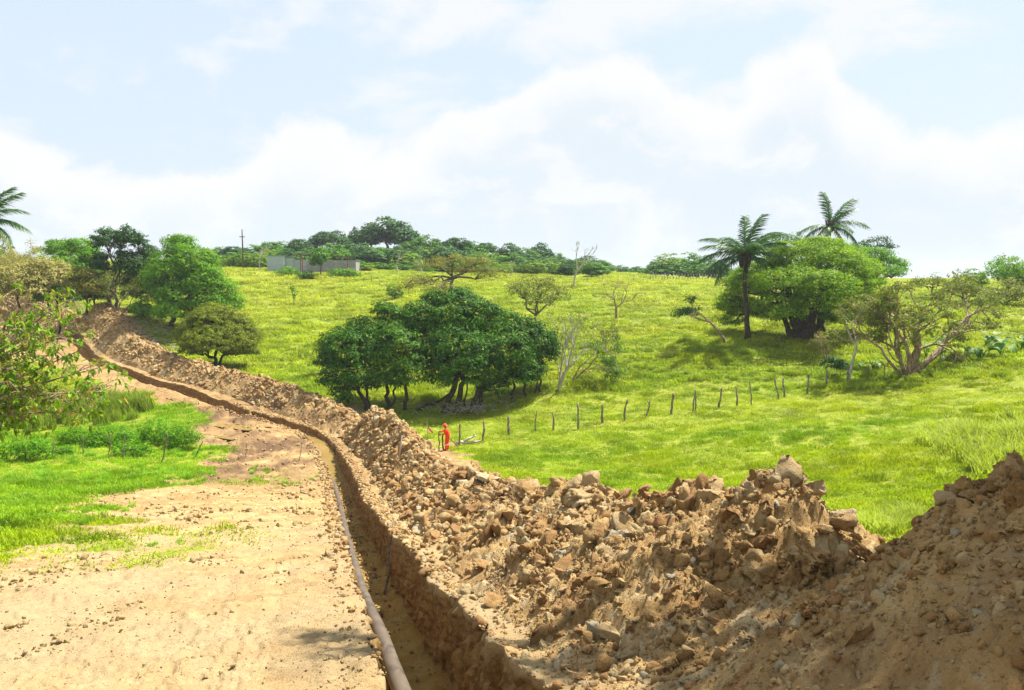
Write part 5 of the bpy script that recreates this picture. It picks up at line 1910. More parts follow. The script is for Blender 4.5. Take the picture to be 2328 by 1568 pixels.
def broad_leaf_mesh(seed):
    r = np.random.default_rng(seed)
    n, m = 7, 5
    V = []
    for i in range(n):
        f = i / (n - 1)
        w = 0.34 * math.sin(math.pi * min(1, 0.08 + 0.92 * f) ** 0.75)
        for j in range(m):
            g = (j / (m - 1) - 0.5) * 2
            V.append((f, g * w, 0.25 * math.sin(f * 2.2) - 0.30 * f * f + 0.10 * abs(g) * w * 2))
    V = np.array(V)
    me = mesh_np('leaf', V, grid_faces(n, m), True, dict(lc=np.full(len(V), r.uniform(0.2, 0.84) if seed % 5 else 0.97)))
    me.materials.append(L_broad)
    return me


BROAD = [broad_leaf_mesh(1100 + i) for i in range(6)]


def broad_plant(u, v, size, n, label):
    b = hit(u, v)
    root = empty('broad_leaved_plant', b, label, 'plant')
    g = Geo()
    leaves = []
    for i in range(n):
        a = random.uniform(0, 6.28)
        l = size * random.uniform(0.45, 0.9)
        tip = np.array([math.cos(a) * l * 0.45, math.sin(a) * l * 0.45, l])
        g.tube(np.array([[0, 0, -0.05], tip * np.array([0.4, 0.4, 0.6]), tip]), [0.03, 0.022, 0.014], 5)
        leaves.append((tip, a, size * random.uniform(0.45, 0.75)))
    add('stalks', g.mesh('stalks'), L_shrub, root)
    for tip, a, s in leaves:
        o = bpy.data.objects.new('leaf', random.choice(BROAD))
        COL.objects.link(o)
        o.parent = root
        o.location = tip
        o.rotation_euler = (random.uniform(-0.3, 0.3), random.uniform(-0.1, 0.75), a + random.uniform(-0.3, 0.3))
        o.scale = (s, s, s)
    return root


for (u, v, s, n, lab) in [(1945, 842, 0.9, 7, 'low broad-leaved plant by the fence left of the gnarled tree'), (1985, 842, 1.0, 8, 'broad-leaved plant between two fence posts left of the gnarled trunk'),
                          (2010, 838, 0.8, 6, 'small broad-leaved plant touching the left of the gnarled trunk'), (2105, 812, 1.3, 8, 'broad-leaved plant under the gnarled branches'),
                          (2150, 826, 1.3, 8, 'broad-leaved plant beside the leaning post at right'), (2190, 822, 1.4, 9, 'large broad-leaved plant right of the leaning post'),
                          (2230, 822, 1.6, 10, 'large glossy broad-leaved plant in the bank at right'), (2275, 812, 1.8, 10, 'tall broad-leaved plant in the bank near the right edge'),
                          (2318, 806, 1.9, 10, 'tallest broad-leaved plant at the right picture edge'), (2130, 790, 1.2, 8, 'broad-leaved plant behind the gnarled trunk'), (2255, 790, 1.6, 9, 'broad-leaved plant higher up the right bank')]:
    broad_plant(u, v, s, n, lab)


# tall tussocks near the right edge, reeds at the left
def tussocks(name, spots, label, hs, tint):
    P_, S_, I_, T_ = [], [], [], []
    for (u, v, n, ru, rv, h) in spots:
        for _ in range(n):
            q = hit(u + random.gauss(0, ru), v + random.gauss(0, rv))
            P_.append(q)
            s = random.uniform(0.7, 1.2) * h
            S_.append((s, s, s * random.uniform(0.8, 1.25) * hs))
            I_.append(random.randrange(3))
            T_.append(np.array(tint) * random.uniform(0.75, 1.15))
    n = len(P_)
    rot = np.stack([rng.normal(0, 0.1, n), rng.normal(0, 0.1, n), rng.random(n) * 6.28], 1)
    return scatter(name, np.array(P_), rot, np.array(S_), I_, G_TALL, np.array(T_), label)


tussocks('tall_grass', [(2230, 1000, 60, 60, 14, 1.0), (2270, 1055, 34, 50, 10, 0.9), (2150, 985, 18, 25, 8, 0.8), (2010, 1200, 22, 40, 8, 0.6), (2090, 1185, 16, 30, 8, 0.55)],
         'tall pale green tussock grass behind the foreground heap at right', 1.0, (0.40, 0.47, 0.06))
tussocks('tall_grass', [(1250, 690, 0, 10, 5, 1), (1950, 880, 30, 60, 6, 0.7), (1850, 880, 24, 60, 6, 0.6), (2200, 850, 40, 90, 8, 0.7), (1650, 850, 40, 120, 12, 0.7), (1450, 830, 40, 80, 12, 0.7), (1700, 800, 30, 60, 10, 0.7), (1500, 780, 40, 90, 14, 0.7), (1600, 740, 30, 80, 12, 0.7)],
         'long rough grass along and above the right fence', 0.9, (0.33, 0.42, 0.03))
tussocks('reeds', [(120, 948, 80, 75, 10, 1.3), (240, 930, 40, 45, 10, 1.2), (40, 960, 40, 40, 10, 1.3)], 'tall reedy grass leaning under the big-leaved branches at left', 1.5, (0.22, 0.29, 0.03))
tussocks('tall_grass', [(60, 1085, 24, 60, 12, 0.5), (250, 1085, 24, 90, 8, 0.42), (400, 1075, 20, 50, 6, 0.4), (40, 1150, 20, 50, 14, 0.4), (140, 1040, 20, 80, 6, 0.5), (420, 1030, 14, 30, 6, 0.4), (180, 1190, 6, 15, 6, 0.3), (350, 1240, 6, 50, 8, 0.16), (240, 1160, 10, 40, 10, 0.3), (560, 1080, 8, 40, 8, 0.25), (650, 1085, 8, 40, 10, 0.22)],
         'loose tufts of fresh green grass at the edge of the bare strip', 0.8, (0.24, 0.44, 0.02))


# --- dead brush
def brush(u, v, w, d, h, n, label):
    b = hit(u, v)
    g = Geo()
    r = np.random.default_rng(int(u))
    for i in range(n):
        c = np.array([r.normal() * w, r.normal() * d, abs(r.normal()) * h * 0.5])
        c[2] += base_z([[b[0] + c[0], b[1] + c[1]]])[0] - b[2]
        a = r.random() * 6.28
        L = r.uniform(0.4, 1.5)
        dirn = np.array([math.cos(a), math.sin(a), r.uniform(-0.1, 0.7)]) * L
        g.tube(wavy(c, c + dirn, 5, 0.08, r), np.linspace(r.uniform(0.012, 0.03), 0.006, 5), 4)
    o = add('brush_pile', g.mesh('brush_pile'), BARK_PALE, None, b)
    return tag(o, label, 'brush')


brush(300, 765, 2.6, 1.8, 0.9, 190, 'tangle of dead grey branches beside the far spoil ridge')
brush(360, 790, 2.4, 1.6, 0.6, 140, 'bleached brushwood lying between the spoil ridge and the round tree')
brush(190, 712, 3.0, 1.5, 0.8, 150, 'dead branches heaped under the left wood')
brush(1062, 938, 1.4, 0.5, 0.7, 120, 'dry brush at the foot of the leaning mango stems')

# ------------------------------------------------------------------ big-leaved tree at the left edge
def build_big_leaf():
    trunk_b = on_ground(-19.5, 23.0)
    root = empty('big_leaved_tree', trunk_b, 'big-leaved tree with drooping leaves reaching in from the left edge', 'tree')
    r = np.random.default_rng(77)
    g = Geo()
    fork = trunk_b + np.array([0.8, 0.2, 2.6])
    g.tube(wavy(trunk_b - np.array([0, 0, 0.3]), fork, 6, 0.03, r) - trunk_b, np.linspace(0.24, 0.16, 6), 9)
    ends = [(60, 690, 23), (140, 685, 22.5), (30, 740, 22), (110, 745, 23), (195, 790, 22), (60, 820, 22.5), (165, 850, 23), (255, 875, 22), (90, 890, 22), (195, 905, 22.5),
            (20, 920, 22), (105, 940, 22.5), (-40, 700, 23), (-60, 850, 23), (0, 790, 24), (150, 720, 24), (90, 710, 24), (225, 835, 23), (10, 690, 23), (-30, 930, 23), (40, 870, 23.5), (230, 890, 21.5),
            (180, 755, 22.5), (20, 840, 21.5), (130, 800, 22), (-20, 760, 22), (70, 770, 22.5), (150, 910, 22), (60, 950, 22), (200, 935, 22.3)]
    V, Q, LC, off = [], [], [], 0

    def leaf(f_n=5, m=3):
        Vv = []
        for i in range(f_n):
            f = i / (f_n - 1)
            w = 0.24 * math.sin(math.pi * (0.06 + 0.94 * f) ** 0.85) ** 0.9 + 0.004
            for j in range(m):
                sg = j - 1
                Vv.append((f, sg * w, -0.35 * f * f + 0.10 * abs(sg) - 0.02))
        return np.array(Vv), grid_faces(f_n, m)
    lv, lq = leaf()
    tips = []
    for (u, v, Y) in ends:
        e = P(u, v, Y)
        mid = fork + (e - fork) * 0.5 + np.array([0, 0, 0.3]) + r.normal(size=3) * 0.2
        pts = catmull(np.array([fork, mid, e]), 7)
        g.tube(pts - trunk_b, np.linspace(0.05, 0.012, len(pts)), 5)
        tips.append(e)
        for k in range(15):
            q = pts[r.integers(len(pts) // 2, len(pts))]
            t = q + r.normal(size=3) * np.array([0.55, 0.55, 0.36])
            w = wavy(q, t, 5, 0.07, r, 0.10)
            g.tube(w - trunk_b, np.linspace(0.014, 0.005, 5), 4, False)
            d = t - q
            for j in range(9):
                p = w[r.choice([2, 3, 4, 4, 4])] + r.normal(size=3) * 0.04
                a = math.atan2(d[1], d[0]) + r.normal() * 1.1
                L = r.uniform(0.11, 0.22)
                M = Matrix.Translation(Vector(p - trunk_b)) @ Matrix.Rotation(a, 4, 'Z') @ Matrix.Rotation(R(r.uniform(-5, 75)), 4, 'Y') @ Matrix.Rotation(r.normal() * 0.5, 4, 'X') @ Matrix.Diagonal((L, L, L, 1))
                A = np.array(M)
                V.append(lv @ A[:3, :3].T + A[:3, 3])
                Q.append(lq + off)
                LC.append(np.full(len(lv), 0.95 if r.random() < 0.08 else 0.84 * r.random()))
                off += len(lv)
    add('trunk', g.mesh('trunk'), BARK_TAN, root)
    add('crown', mesh_np('crown', np.concatenate(V), np.concatenate(Q), True, dict(lc=np.concatenate(LC))), L_big, root)
    v, t, lc = leaves_at(np.array(tips) + np.array([0, 0, 0.15]), 60, 0.24, 0.06, 0.025, 0.2, 0.1, r)
    add('flower_sprays', mesh_np('flower_sprays', v - trunk_b, t, False, dict(lc=lc)), L_dry, root)


build_big_leaf()

# ------------------------------------------------------------------ tall tree beside the camera whose crown shades the foreground
b = on_ground(12.5, 8.0)
SD = np.array(sun_dir)


def shade(u, v, Y, h, rad):
    """part of the crown that stands between the sun and the spot seen at u, v, Y"""
    return (P(u, v, Y) + SD * h, np.array(rad))


crown_tree('shade_tree', 'tall tree just outside the right picture edge whose crown shades the foreground heap', 'tree', b, [(b, b + np.array([-0.6, 0.3, 9.5]), 0.35)],
           [shade(2250, 1300, 5.2, 11.5, (1.7, 1.4, 0.6)), shade(2200, 1150, 6.0, 11.5, (1.3, 1.0, 0.5)), shade(2300, 1500, 4.0, 11.5, (1.5, 1.2, 0.6)), shade(2000, 1480, 5.2, 12.5, (1.3, 0.9, 0.4)),
            shade(1850, 1300, 7.0, 12.5, (0.9, 0.6, 0.35)), shade(1650, 1530, 5.8, 13, (1.0, 0.6, 0.35)), shade(1350, 1520, 7.0, 14, (0.8, 0.5, 0.3)), shade(1900, 1180, 7.6, 12.5, (0.5, 0.5, 0.3)),
            shade(740, 1450, 8.8, 17.0, (0.5, 0.3, 0.15)), shade(800, 1510, 7.9, 16.5, (0.4, 0.35, 0.15))],
           L_mid, BARK, (0.22, 0.11), 70, 18, 0.40, seed=91, hollow=0.1)


# ------------------------------------------------------------------ fences
M_post = bark_mat('weathered_post_wood', (0.10, 0.075, 0.05), (0.30, 0.25, 0.18), 9.0)
M_post_pale = bark_mat('pale_stake_wood', (0.30, 0.235, 0.16), (0.46, 0.38, 0.28), 9.0)


def post(ub, vb, ut, vt, kind, label, group=None, mat=None, px=7.0, name='fence_post', kink=0.05, cat='fence post'):
    b = hit(ub, vb)
    b[2] = ground_full(b[None, :2])[0][0]
    t = P(ut, vt, b[1])
    L = t[2] - b[2]
    if L < 0.5:
        t[2] = b[2] + 0.9
    r = np.random.default_rng(int(ub * 7 + vb))
    k = 8
    f = np.linspace(0, 1, k)
    pts = b + (t - b) * f[:, None]
    L = np.linalg.norm(t - b)
    w = np.cumsum(r.normal(size=(k, 2)), 0) * kink * L * 0.35
    w -= f[:, None] * w[-1]
    pts[:, :2] += w
    pts = np.concatenate([[pts[0] - np.array([0, 0, 0.3])], pts]) - b
    rad = px * 0.29 * b[1] / F
    rr = rad * (1.15 - 0.35 * np.linspace(0, 1, k + 1)) * r.uniform(0.85, 1.15, k + 1)
    g = Geo()
    g.tube(pts, rr, 7)
    if kind == 'stub':
        q = pts[5]
        g.tube(np.array([q, q + np.array([0.12, 0, 0.10])]), [rad * 0.7, rad * 0.45], 6)
    if kind == 'fork':
        q = pts[6]
        g.tube(np.array([q, q + np.array([-0.10, 0, 0.16]), q + np.array([-0.14, 0, 0.30])]), [rad * 0.7, rad * 0.55, rad * 0.4], 6)
    o = add(name, g.mesh(name), mat or M_post, None, b)
    return tag(o, label, cat, group)


GRR = 'posts of the fence across the right field'
right = [(1044, 1012, 1046, 963, '', 8, 'bent fence post just right of the orange worker'), (1097, 1006, 1099, 957, '', 9, 'leaning fence post at the right end of the fallen log'),
         (1157, 990, 1156, 946, '', 11, 'stout upright fence post, third to the right of the orange worker'), (1217, 983, 1220, 933, 'fork', 5, 'thin crooked forked fence post, fourth to the right of the worker'),
         (1258, 980, 1257, 937, '', 8, 'straight pale fence post, fifth to the right of the worker'), (1317, 974, 1314, 915, 'stub', 8, 'tall zigzag fence post with a side stub'),
         (1370, 961, 1370, 919, '', 9, 'short straight post right of the zigzag one'), (1421, 955, 1427, 907, '', 8, 'curved fence post bulging at the foot'),
         (1469, 947, 1478, 907, 'fork', 6, 'slanting forked fence post in the middle of the right fence'), (1526, 941, 1531, 893, '', 10, 'thick dark slanting fence post in the middle of the right fence'),
         (1575, 936, 1581, 886, '', 6, 'thin tall member of the pair of close-set fence posts'), (1581, 935, 1583, 897, '', 6, 'shorter member of the pair of close-set fence posts'),
         (1634, 930, 1641, 882, '', 9, 'thick slanting post right of the close-set pair'), (1676, 925, 1673, 878, '', 7, 'straight dark post, second right of the close-set pair'),
         (1708, 921, 1705, 866, '', 5, 'thin tall whip-like fence post'), (1769, 908, 1761, 858, '', 6, 'left-leaning fence post below the fig tree'),
         (1783, 903, 1781, 859, '', 8, 'upright post close beside the left-leaning one'), (1835, 895, 1840, 849, '', 8, 'crooked post downhill of the fig trunk'),
         (1879, 880, 1881, 841, '', 9, 'straight square-cut post right of the crooked one'), (1926, 873, 1929, 834, '', 8, 'knobbly post in front of the slim white tree'),
         (1976, 856, 1971, 832, '', 6, 'short post standing in the broad leaves'), (2012, 858, 2011, 827, '', 5, 'thin post just left of the gnarled trunk'),
         (2165, 840, 2174, 810, '', 8, 'dark leaning post right of the gnarled trunk')]
for (ub, vb, ut, vt, kd, px, lab) in right:
    post(ub, vb, ut, vt, kd, lab, GRR, None, px)
left = [(62, 1031, 60, 987, '', 6, 'leftmost post of the left fence, against the rounded shrub'), (120, 1044, 122, 997, '', 6, 'dark upright post of the left fence, second from the edge'),
        (187, 1034, 189, 990, '', 5, 'post of the left fence beside the yellowish grass patch'), (246, 1046, 251, 985, 'fork', 5, 'forked pale post in the middle of the left fence'),
        (281, 1047, 283, 992, '', 6, 'crooked post right of the forked one in the left fence'), (364, 1053, 380, 985, 'stub', 7, 'tallest leaning post of the left fence'),
        (444, 1040, 461, 1001, '', 6, 'slanting post at the muddy end of the left fence')]
for (ub, vb, ut, vt, kd, px, lab) in left:
    post(ub, vb, ut, vt, kd, lab, 'posts of the left fence', None, px * 0.75)
for (ub, vb, ut, vt, px, lab) in [(559, 1042, 562, 1003, 6, 'pale stake standing in the churned mud'), (681, 1046, 687, 1000, 5, 'thin pale stake leaning at the trench edge'),
                                  (798, 1044, 800, 1003, 5, 'thin stake on the right lip of the trench')]:
    post(ub, vb, ut, vt, '', lab, None, M_post_pale, px * 0.7, 'survey_stake', 0.01, 'stake')


def heap_stake(u, vb, ut, vt, Y, label, px=4.5):
    b = P(u, vb, Y)
    s_, t_ = st_of(b[None, :2])
    q_, _ = surf_at(s_[0], t_[0])
    b = q_[0]
    t = P(ut, vt, b[1])
    if t[2] < b[2] + 0.8:
        t[2] = b[2] + 1.2
    g = Geo()
    rad = px * 0.5 * b[1] / F
    g.tube(np.array([b - [0, 0, 0.3], (b + t) / 2, t]) - b, [rad, rad * 0.9, rad * 0.7], 6)
    return tag(add('survey_stake', g.mesh('survey_stake'), M_post_pale, None, b), label, 'stake')


heap_stake(905, 1042, 914, 990, 36, 'slanting pale stake stuck in the spoil heap left of the worker')
for i in range(26):                                   # far picket fence and other tiny posts along the ridge
    u = 1478 + i * 6.6
    b = hit(u, 637)
    g = Geo()
    hgt = random.uniform(1.0, 1.5)
    g.tube(np.array([[0, 0, -0.2], [random.uniform(-0.08, 0.08), 0, hgt]]), [0.08, 0.06], 5)
    tag(add('picket', g.mesh('picket'), M_post_pale if i % 2 else M_post, None, b), ORD[i] + ' tiny grey picket from the left in the far fence', 'fence post', 'far picket fence')
for i, (u, v) in enumerate([(905, 668), (930, 672), (845, 640), (862, 652), (880, 660), (820, 630), (1030, 628), (1055, 630), (1085, 630), (1115, 631), (1335, 640), (1370, 640), (1405, 640), (1440, 640)]):
    b = hit(u, v)
    g = Geo()
    g.tube(np.array([[0, 0, -0.2], [random.uniform(-0.1, 0.1), 0, random.uniform(1.1, 1.5)]]), [0.07, 0.05], 5)
    tag(add('field_post', g.mesh('field_post'), M_post, None, b), ['tiny boundary post in the grass left of the flat-topped tree', 'tiny boundary post just beside the trunk of the flat-topped tree', 'tiny boundary post nearest the right corner of the building', 'second tiny boundary post down from the building corner', 'third tiny boundary post down from the building corner', 'tiny boundary post on the bank by the building', 'tiny post under the hedge behind the flat-topped tree', 'tiny post right of the flat-topped tree at the hedge', 'tiny post in the hedge line well right of the flat-topped tree', 'last tiny post before the open ridge right of the flat-topped tree', 'tiny ridge post just right of the bare white tree', 'second tiny ridge post right of the bare white tree', 'third tiny ridge post right of the bare white tree', 'fourth tiny ridge post right of the bare white tree'][i], 'fence post', 'hilltop boundary posts')

# fallen bleached log between the first two posts
def build_log():
    a, b = hit(1037, 1010), hit(1096, 1006)
    a[2] += 0.1
    b[2] += 0.12
    g = Geo()
    base = a.copy()
    pts = wavy(a, b, 8, 0.02)
    g.tube(pts - base, np.linspace(0.10, 0.06, 8), 8)
    q = pts[4]
    g.tube(np.array([pts[2], pts[3] + [0.1, 0.1, 0.28], pts[4] + [0.3, 0.1, 0.42]]) - base, [0.09, 0.08, 0.06], 7)
    g.tube(np.array([pts[4] + [0.2, 0.1, 0.4], pts[4] + [0.15, 0.1, 0.62]]) - base, [0.05, 0.035], 6)
    tag(add('fallen_log', g.mesh('fallen_log'), BARK_PALE, None, base), 'bleached forked log lying in the grass right of the worker', 'log')
    a, b = hit(1043, 1017), P(1012, 985, 51)
    b = np.array([a[0] - 0.9, a[1] + 0.1, a[2] + 0.95])
    g = Geo()
    g.tube(np.array([a, (a + b) / 2, b]) - a, [0.045, 0.04, 0.035], 6)
    tag(add('leaning_pole', g.mesh('leaning_pole'), M_post, None, a), 'thin pole slanting to the ground behind the worker', 'pole')


build_log()

# survey ribbon on a stick by the heap
def build_flag():
    b = hit(972, 1004)
    root = empty('survey_flag', b, 'thin stick with pink and yellow ribbon left of the orange worker', 'flag')
    g = Geo()
    g.tube(np.array([[0, 0, -0.2], [0.0, 0, 0.7], [-0.03, 0, 1.5]]), [0.02, 0.018, 0.012], 6)
    add('stick', g.mesh('stick'), M_post_pale, root)
    for nm, col, z0, dx, dz in (('pink_ribbon', (0.75, 0.05, 0.16), 1.05, 0.36, -0.42), ('white_ribbon', (0.8, 0.8, 0.78), 1.0, 0.10, -0.42), ('yellow_ribbon', (0.7, 0.68, 0.08), 0.6, 0.28, -0.04)):
        f = np.linspace(0, 1, 6)[:, None]
        c = np.array([[0, 0, z0]]) + f * np.array([[dx, 0.05, dz]]) + np.c_[np.zeros(6), 0.03 * np.sin(f[:, 0] * 7), np.zeros(6)]
        w = np.array([0.03, 0.0, 0.04])
        v = np.concatenate([c - w, c + w, c - w + [0, 0.006, 0], c + w + [0, 0.006, 0]])
        q = [(i, i + 6, i + 7, i + 1) for i in range(5)] + [(i + 12, i + 13, i + 19, i + 18) for i in range(5)]
        add(nm, mesh_np(nm, v, np.array(q)), plain_mat(nm, col, None, 5, 0.6), root)


build_flag()


# wires strung across the trench
def build_wire(i, dz):
    a, b = hit(560, 1042), hit(1003, 1022)
    a[2] += 0.5 + dz
    b[2] += 0.5 + dz
    g = Geo()
    f = np.linspace(0, 1, 14)[:, None]
    p = a + (b - a) * f
    p[:, 2] -= np.sin(f[:, 0] * math.pi) * 0.25
    return p, a


# ------------------------------------------------------------------ the worker
def build_person():
    M_or = plain_mat('orange_coverall_cloth', (0.82, 0.075, 0.008), (0.70, 0.055, 0.006), 9, 0.8, 0, 0.4)
    M_skin = plain_mat('skin', (0.16, 0.075, 0.04), None, 9, 0.6)
    M_boot = plain_mat('dark_boot', (0.03, 0.025, 0.02), None, 9, 0.6)
    M_glove = plain_mat('brown_glove', (0.13, 0.07, 0.04), None, 9, 0.7)
    M_hat = plain_mat('orange_plastic', (0.80, 0.085, 0.015), (0.74, 0.075, 0.012), 3, 0.35, 0, 0.0)
    M_band = plain_mat('reflective_band', (0.75, 0.74, 0.72), None, 6, 0.4)
    foot = hit(1013, 1024)
    foot[2] = ground_full(foot[None, :2])[0][0]
    root = empty('person', foot, 'person in orange coverall and helmet gripping a fence post in the field', 'person')
    J = [  # x (negative is the way he faces), y, z, rx, ry
        ('pelvis', 0.15, 0, 0.95, 0.16, 0.18), ('waist', 0.14, 0, 1.10, 0.15, 0.165), ('chest', 0.09, 0, 1.32, 0.165, 0.20), ('neck', 0.03, 0, 1.49, 0.065, 0.065), ('head', -0.02, 0, 1.60, 0.095, 0.085), ('crownp', -0.03, 0, 1.70, 0.08, 0.075),
        ('face', -0.10, 0, 1.565, 0.05, 0.055),
        ('hipR', 0.13, -0.10, 0.88, 0.12, 0.115), ('kneeR', 0.03, -0.11, 0.50, 0.09, 0.09), ('ankR', 0.05, -0.11, 0.10, 0.08, 0.08), ('toeR', -0.14, -0.12, 0.045, 0.045, 0.05),
        ('hipL', 0.15, 0.10, 0.88, 0.12, 0.115), ('kneeL', 0.10, 0.12, 0.50, 0.09, 0.09), ('ankL', 0.16, 0.12, 0.10, 0.08, 0.08), ('toeL', -0.03, 0.14, 0.045, 0.045, 0.05),
        ('shR', 0.07, -0.20, 1.40, 0.085, 0.08), ('elR', -0.04, -0.27, 1.15, 0.065, 0.065), ('wrR', -0.26, -0.17, 1.06, 0.048, 0.048), ('palmR', -0.34, -0.10, 1.06, 0.035, 0.045),
        ('shL', 0.05, 0.20, 1.40, 0.085, 0.08), ('elL', -0.14, 0.25, 1.24, 0.065, 0.065), ('wrL', -0.32, 0.12, 1.22, 0.048, 0.048), ('palmL', -0.38, 0.06, 1.23, 0.035, 0.045)]
    idx = {j[0]: i for i, j in enumerate(J)}
    E = [('pelvis', 'waist'), ('waist', 'chest'), ('chest', 'neck'), ('neck', 'head'), ('head', 'crownp'), ('head', 'face'), ('pelvis', 'hipR'), ('hipR', 'kneeR'), ('kneeR', 'ankR'), ('ankR', 'toeR'),
         ('pelvis', 'hipL'), ('hipL', 'kneeL'), ('kneeL', 'ankL'), ('ankL', 'toeL'), ('chest', 'shR'), ('shR', 'elR'), ('elR', 'wrR'), ('wrR', 'palmR'), ('chest', 'shL'), ('shL', 'elL'), ('elL', 'wrL'), ('wrL', 'palmL')]
    verts = [j[1:4] for j in J]
    rad = [j[4:6] for j in J]
    edges = [(idx[a], idx[b]) for a, b in E]
    for s, pm, z in ((-1, 'palmR', 1.06), (1, 'palmL', 1.23)):
        px, py, pz = verts[idx[pm]]
        for f in range(4):
            zz = pz + 0.03 - 0.02 * f
            l = (0.075, 0.085, 0.08, 0.06)[f]
            a = len(verts)
            verts += [(px - 0.045, py - s * 0.02, zz), (px - l, py - s * 0.05, zz), (px - l + 0.02, py - s * 0.085, zz)]
            rad += [(0.011, 0.011), (0.010, 0.010), (0.009, 0.009)]
            edges += [(idx[pm], a), (a, a + 1), (a + 1, a + 2)]
        a = len(verts)
        verts += [(px + 0.01, py - s * 0.045, pz + 0.035), (px - 0.03, py - s * 0.085, pz + 0.045)]
        rad += [(0.013, 0.013), (0.010, 0.010)]
        edges += [(idx[pm], a), (a, a + 1)]
    me = bpy.data.meshes.new('body')
    me.from_pydata(verts, edges, [])
    o = bpy.data.objects.new('body', me)
    COL.objects.link(o)
    sk = o.modifiers.new('skin', 'SKIN')
    sk.use_smooth_shade = True
    for i, rr in enumerate(rad):
        kf = 1.16 if 0.03 < rr[0] and J[min(i, len(J) - 1)][0] not in ('neck', 'head', 'crownp', 'face') else 1.0
        me.skin_vertices[0].data[i].radius = (rr[0] * kf, rr[1] * kf)
    me.skin_vertices[0].data[0].use_root = True
    sb = o.modifiers.new('sub', 'SUBSURF')
    sb.levels = sb.render_levels = 1
    dg = bpy.context.evaluated_depsgraph_get()
    m2 = bpy.data.meshes.new_from_object(o.evaluated_get(dg))
    m2.name = 'body'
    o.modifiers.clear()
    o.data = m2
    for m in (M_or, M_skin, M_boot, M_glove):
        m2.materials.append(m)
    for p in m2.polygons:
        c = p.center
        k = 0
        if c.z > 1.50:
            k = 1
        if c.z < 0.09:
            k = 2
        if c.x < -0.285 and 0.9 < c.z < 1.32:
            k = 3
        p.material_index = k
    o.parent = root
    # helmet: dome, brim and ridge
    g = Geo()
    n = 16
    prof = [(0.0, 0.145), (0.05, 0.142), (0.09, 0.125), (0.118, 0.09), (0.13, 0.045), (0.132, 0.03), (0.134, 0.0), (0.165, -0.006), (0.166, -0.012), (0.132, -0.010)]
    a = np.linspace(0, 2 * math.pi, n, endpoint=False)
    rings = []
    for r_, z_ in prof:
        ex = 1.0 if r_ < 0.15 else np.where(np.cos(a) < -0.2, 1.18, 1.0)
        rings.append(np.c_[r_ * ex * np.cos(a) * 1.08, r_ * np.sin(a) * 0.95, np.full(n, z_)])
    g.raw(np.concatenate(rings), grid_faces(len(prof), n, True))
    h = add('helmet', g.mesh('helmet'), M_hat, root)
    h.location = (-0.03, 0, 1.635)
    h.rotation_euler = (0, R(-10), 0)
    for (x, y, z, r_) in ((0.035, -0.11, 0.40, 0.092), (0.12, 0.12, 0.40, 0.092)):
        g = Geo()
        g.tube(np.array([(x, y, z - 0.03), (x, y, z + 0.03)]), [r_ * 1.14, r_ * 1.14], 16, False)
        add('reflective_band', g.mesh('reflective_band'), M_band, root)
    for (p, q) in (((-0.20, -0.20, 1.085), (-0.25, -0.175, 1.065)),):
        g = Geo()
        g.tube(np.array([p, q]), [0.064, 0.062], 12, False)
        add('reflective_band', g.mesh('reflective_band'), M_band, root)
    # the post he holds, and a second one beside it
    for (x, y, top, r_, lab) in ((-0.43, 0.0, 1.26, 0.035, 'dark slim post held upright by the orange worker'), (-0.18, 0.12, 1.02, 0.05, 'dark post standing close in front of the worker')):
        b = foot + np.array([x, y, 0])
        b[2] = ground_full(b[None, :2])[0][0]
        g = Geo()
        pts = wavy((0, 0, -0.3), (random.uniform(-0.02, 0.02), 0, top), 7, 0.012)
        g.tube(pts, np.linspace(r_ * 1.05, r_ * 0.85, 7), 8)
        tag(add('fence_post', g.mesh('fence_post'), BARK_DARK, None, b), lab, 'fence post')


build_person()


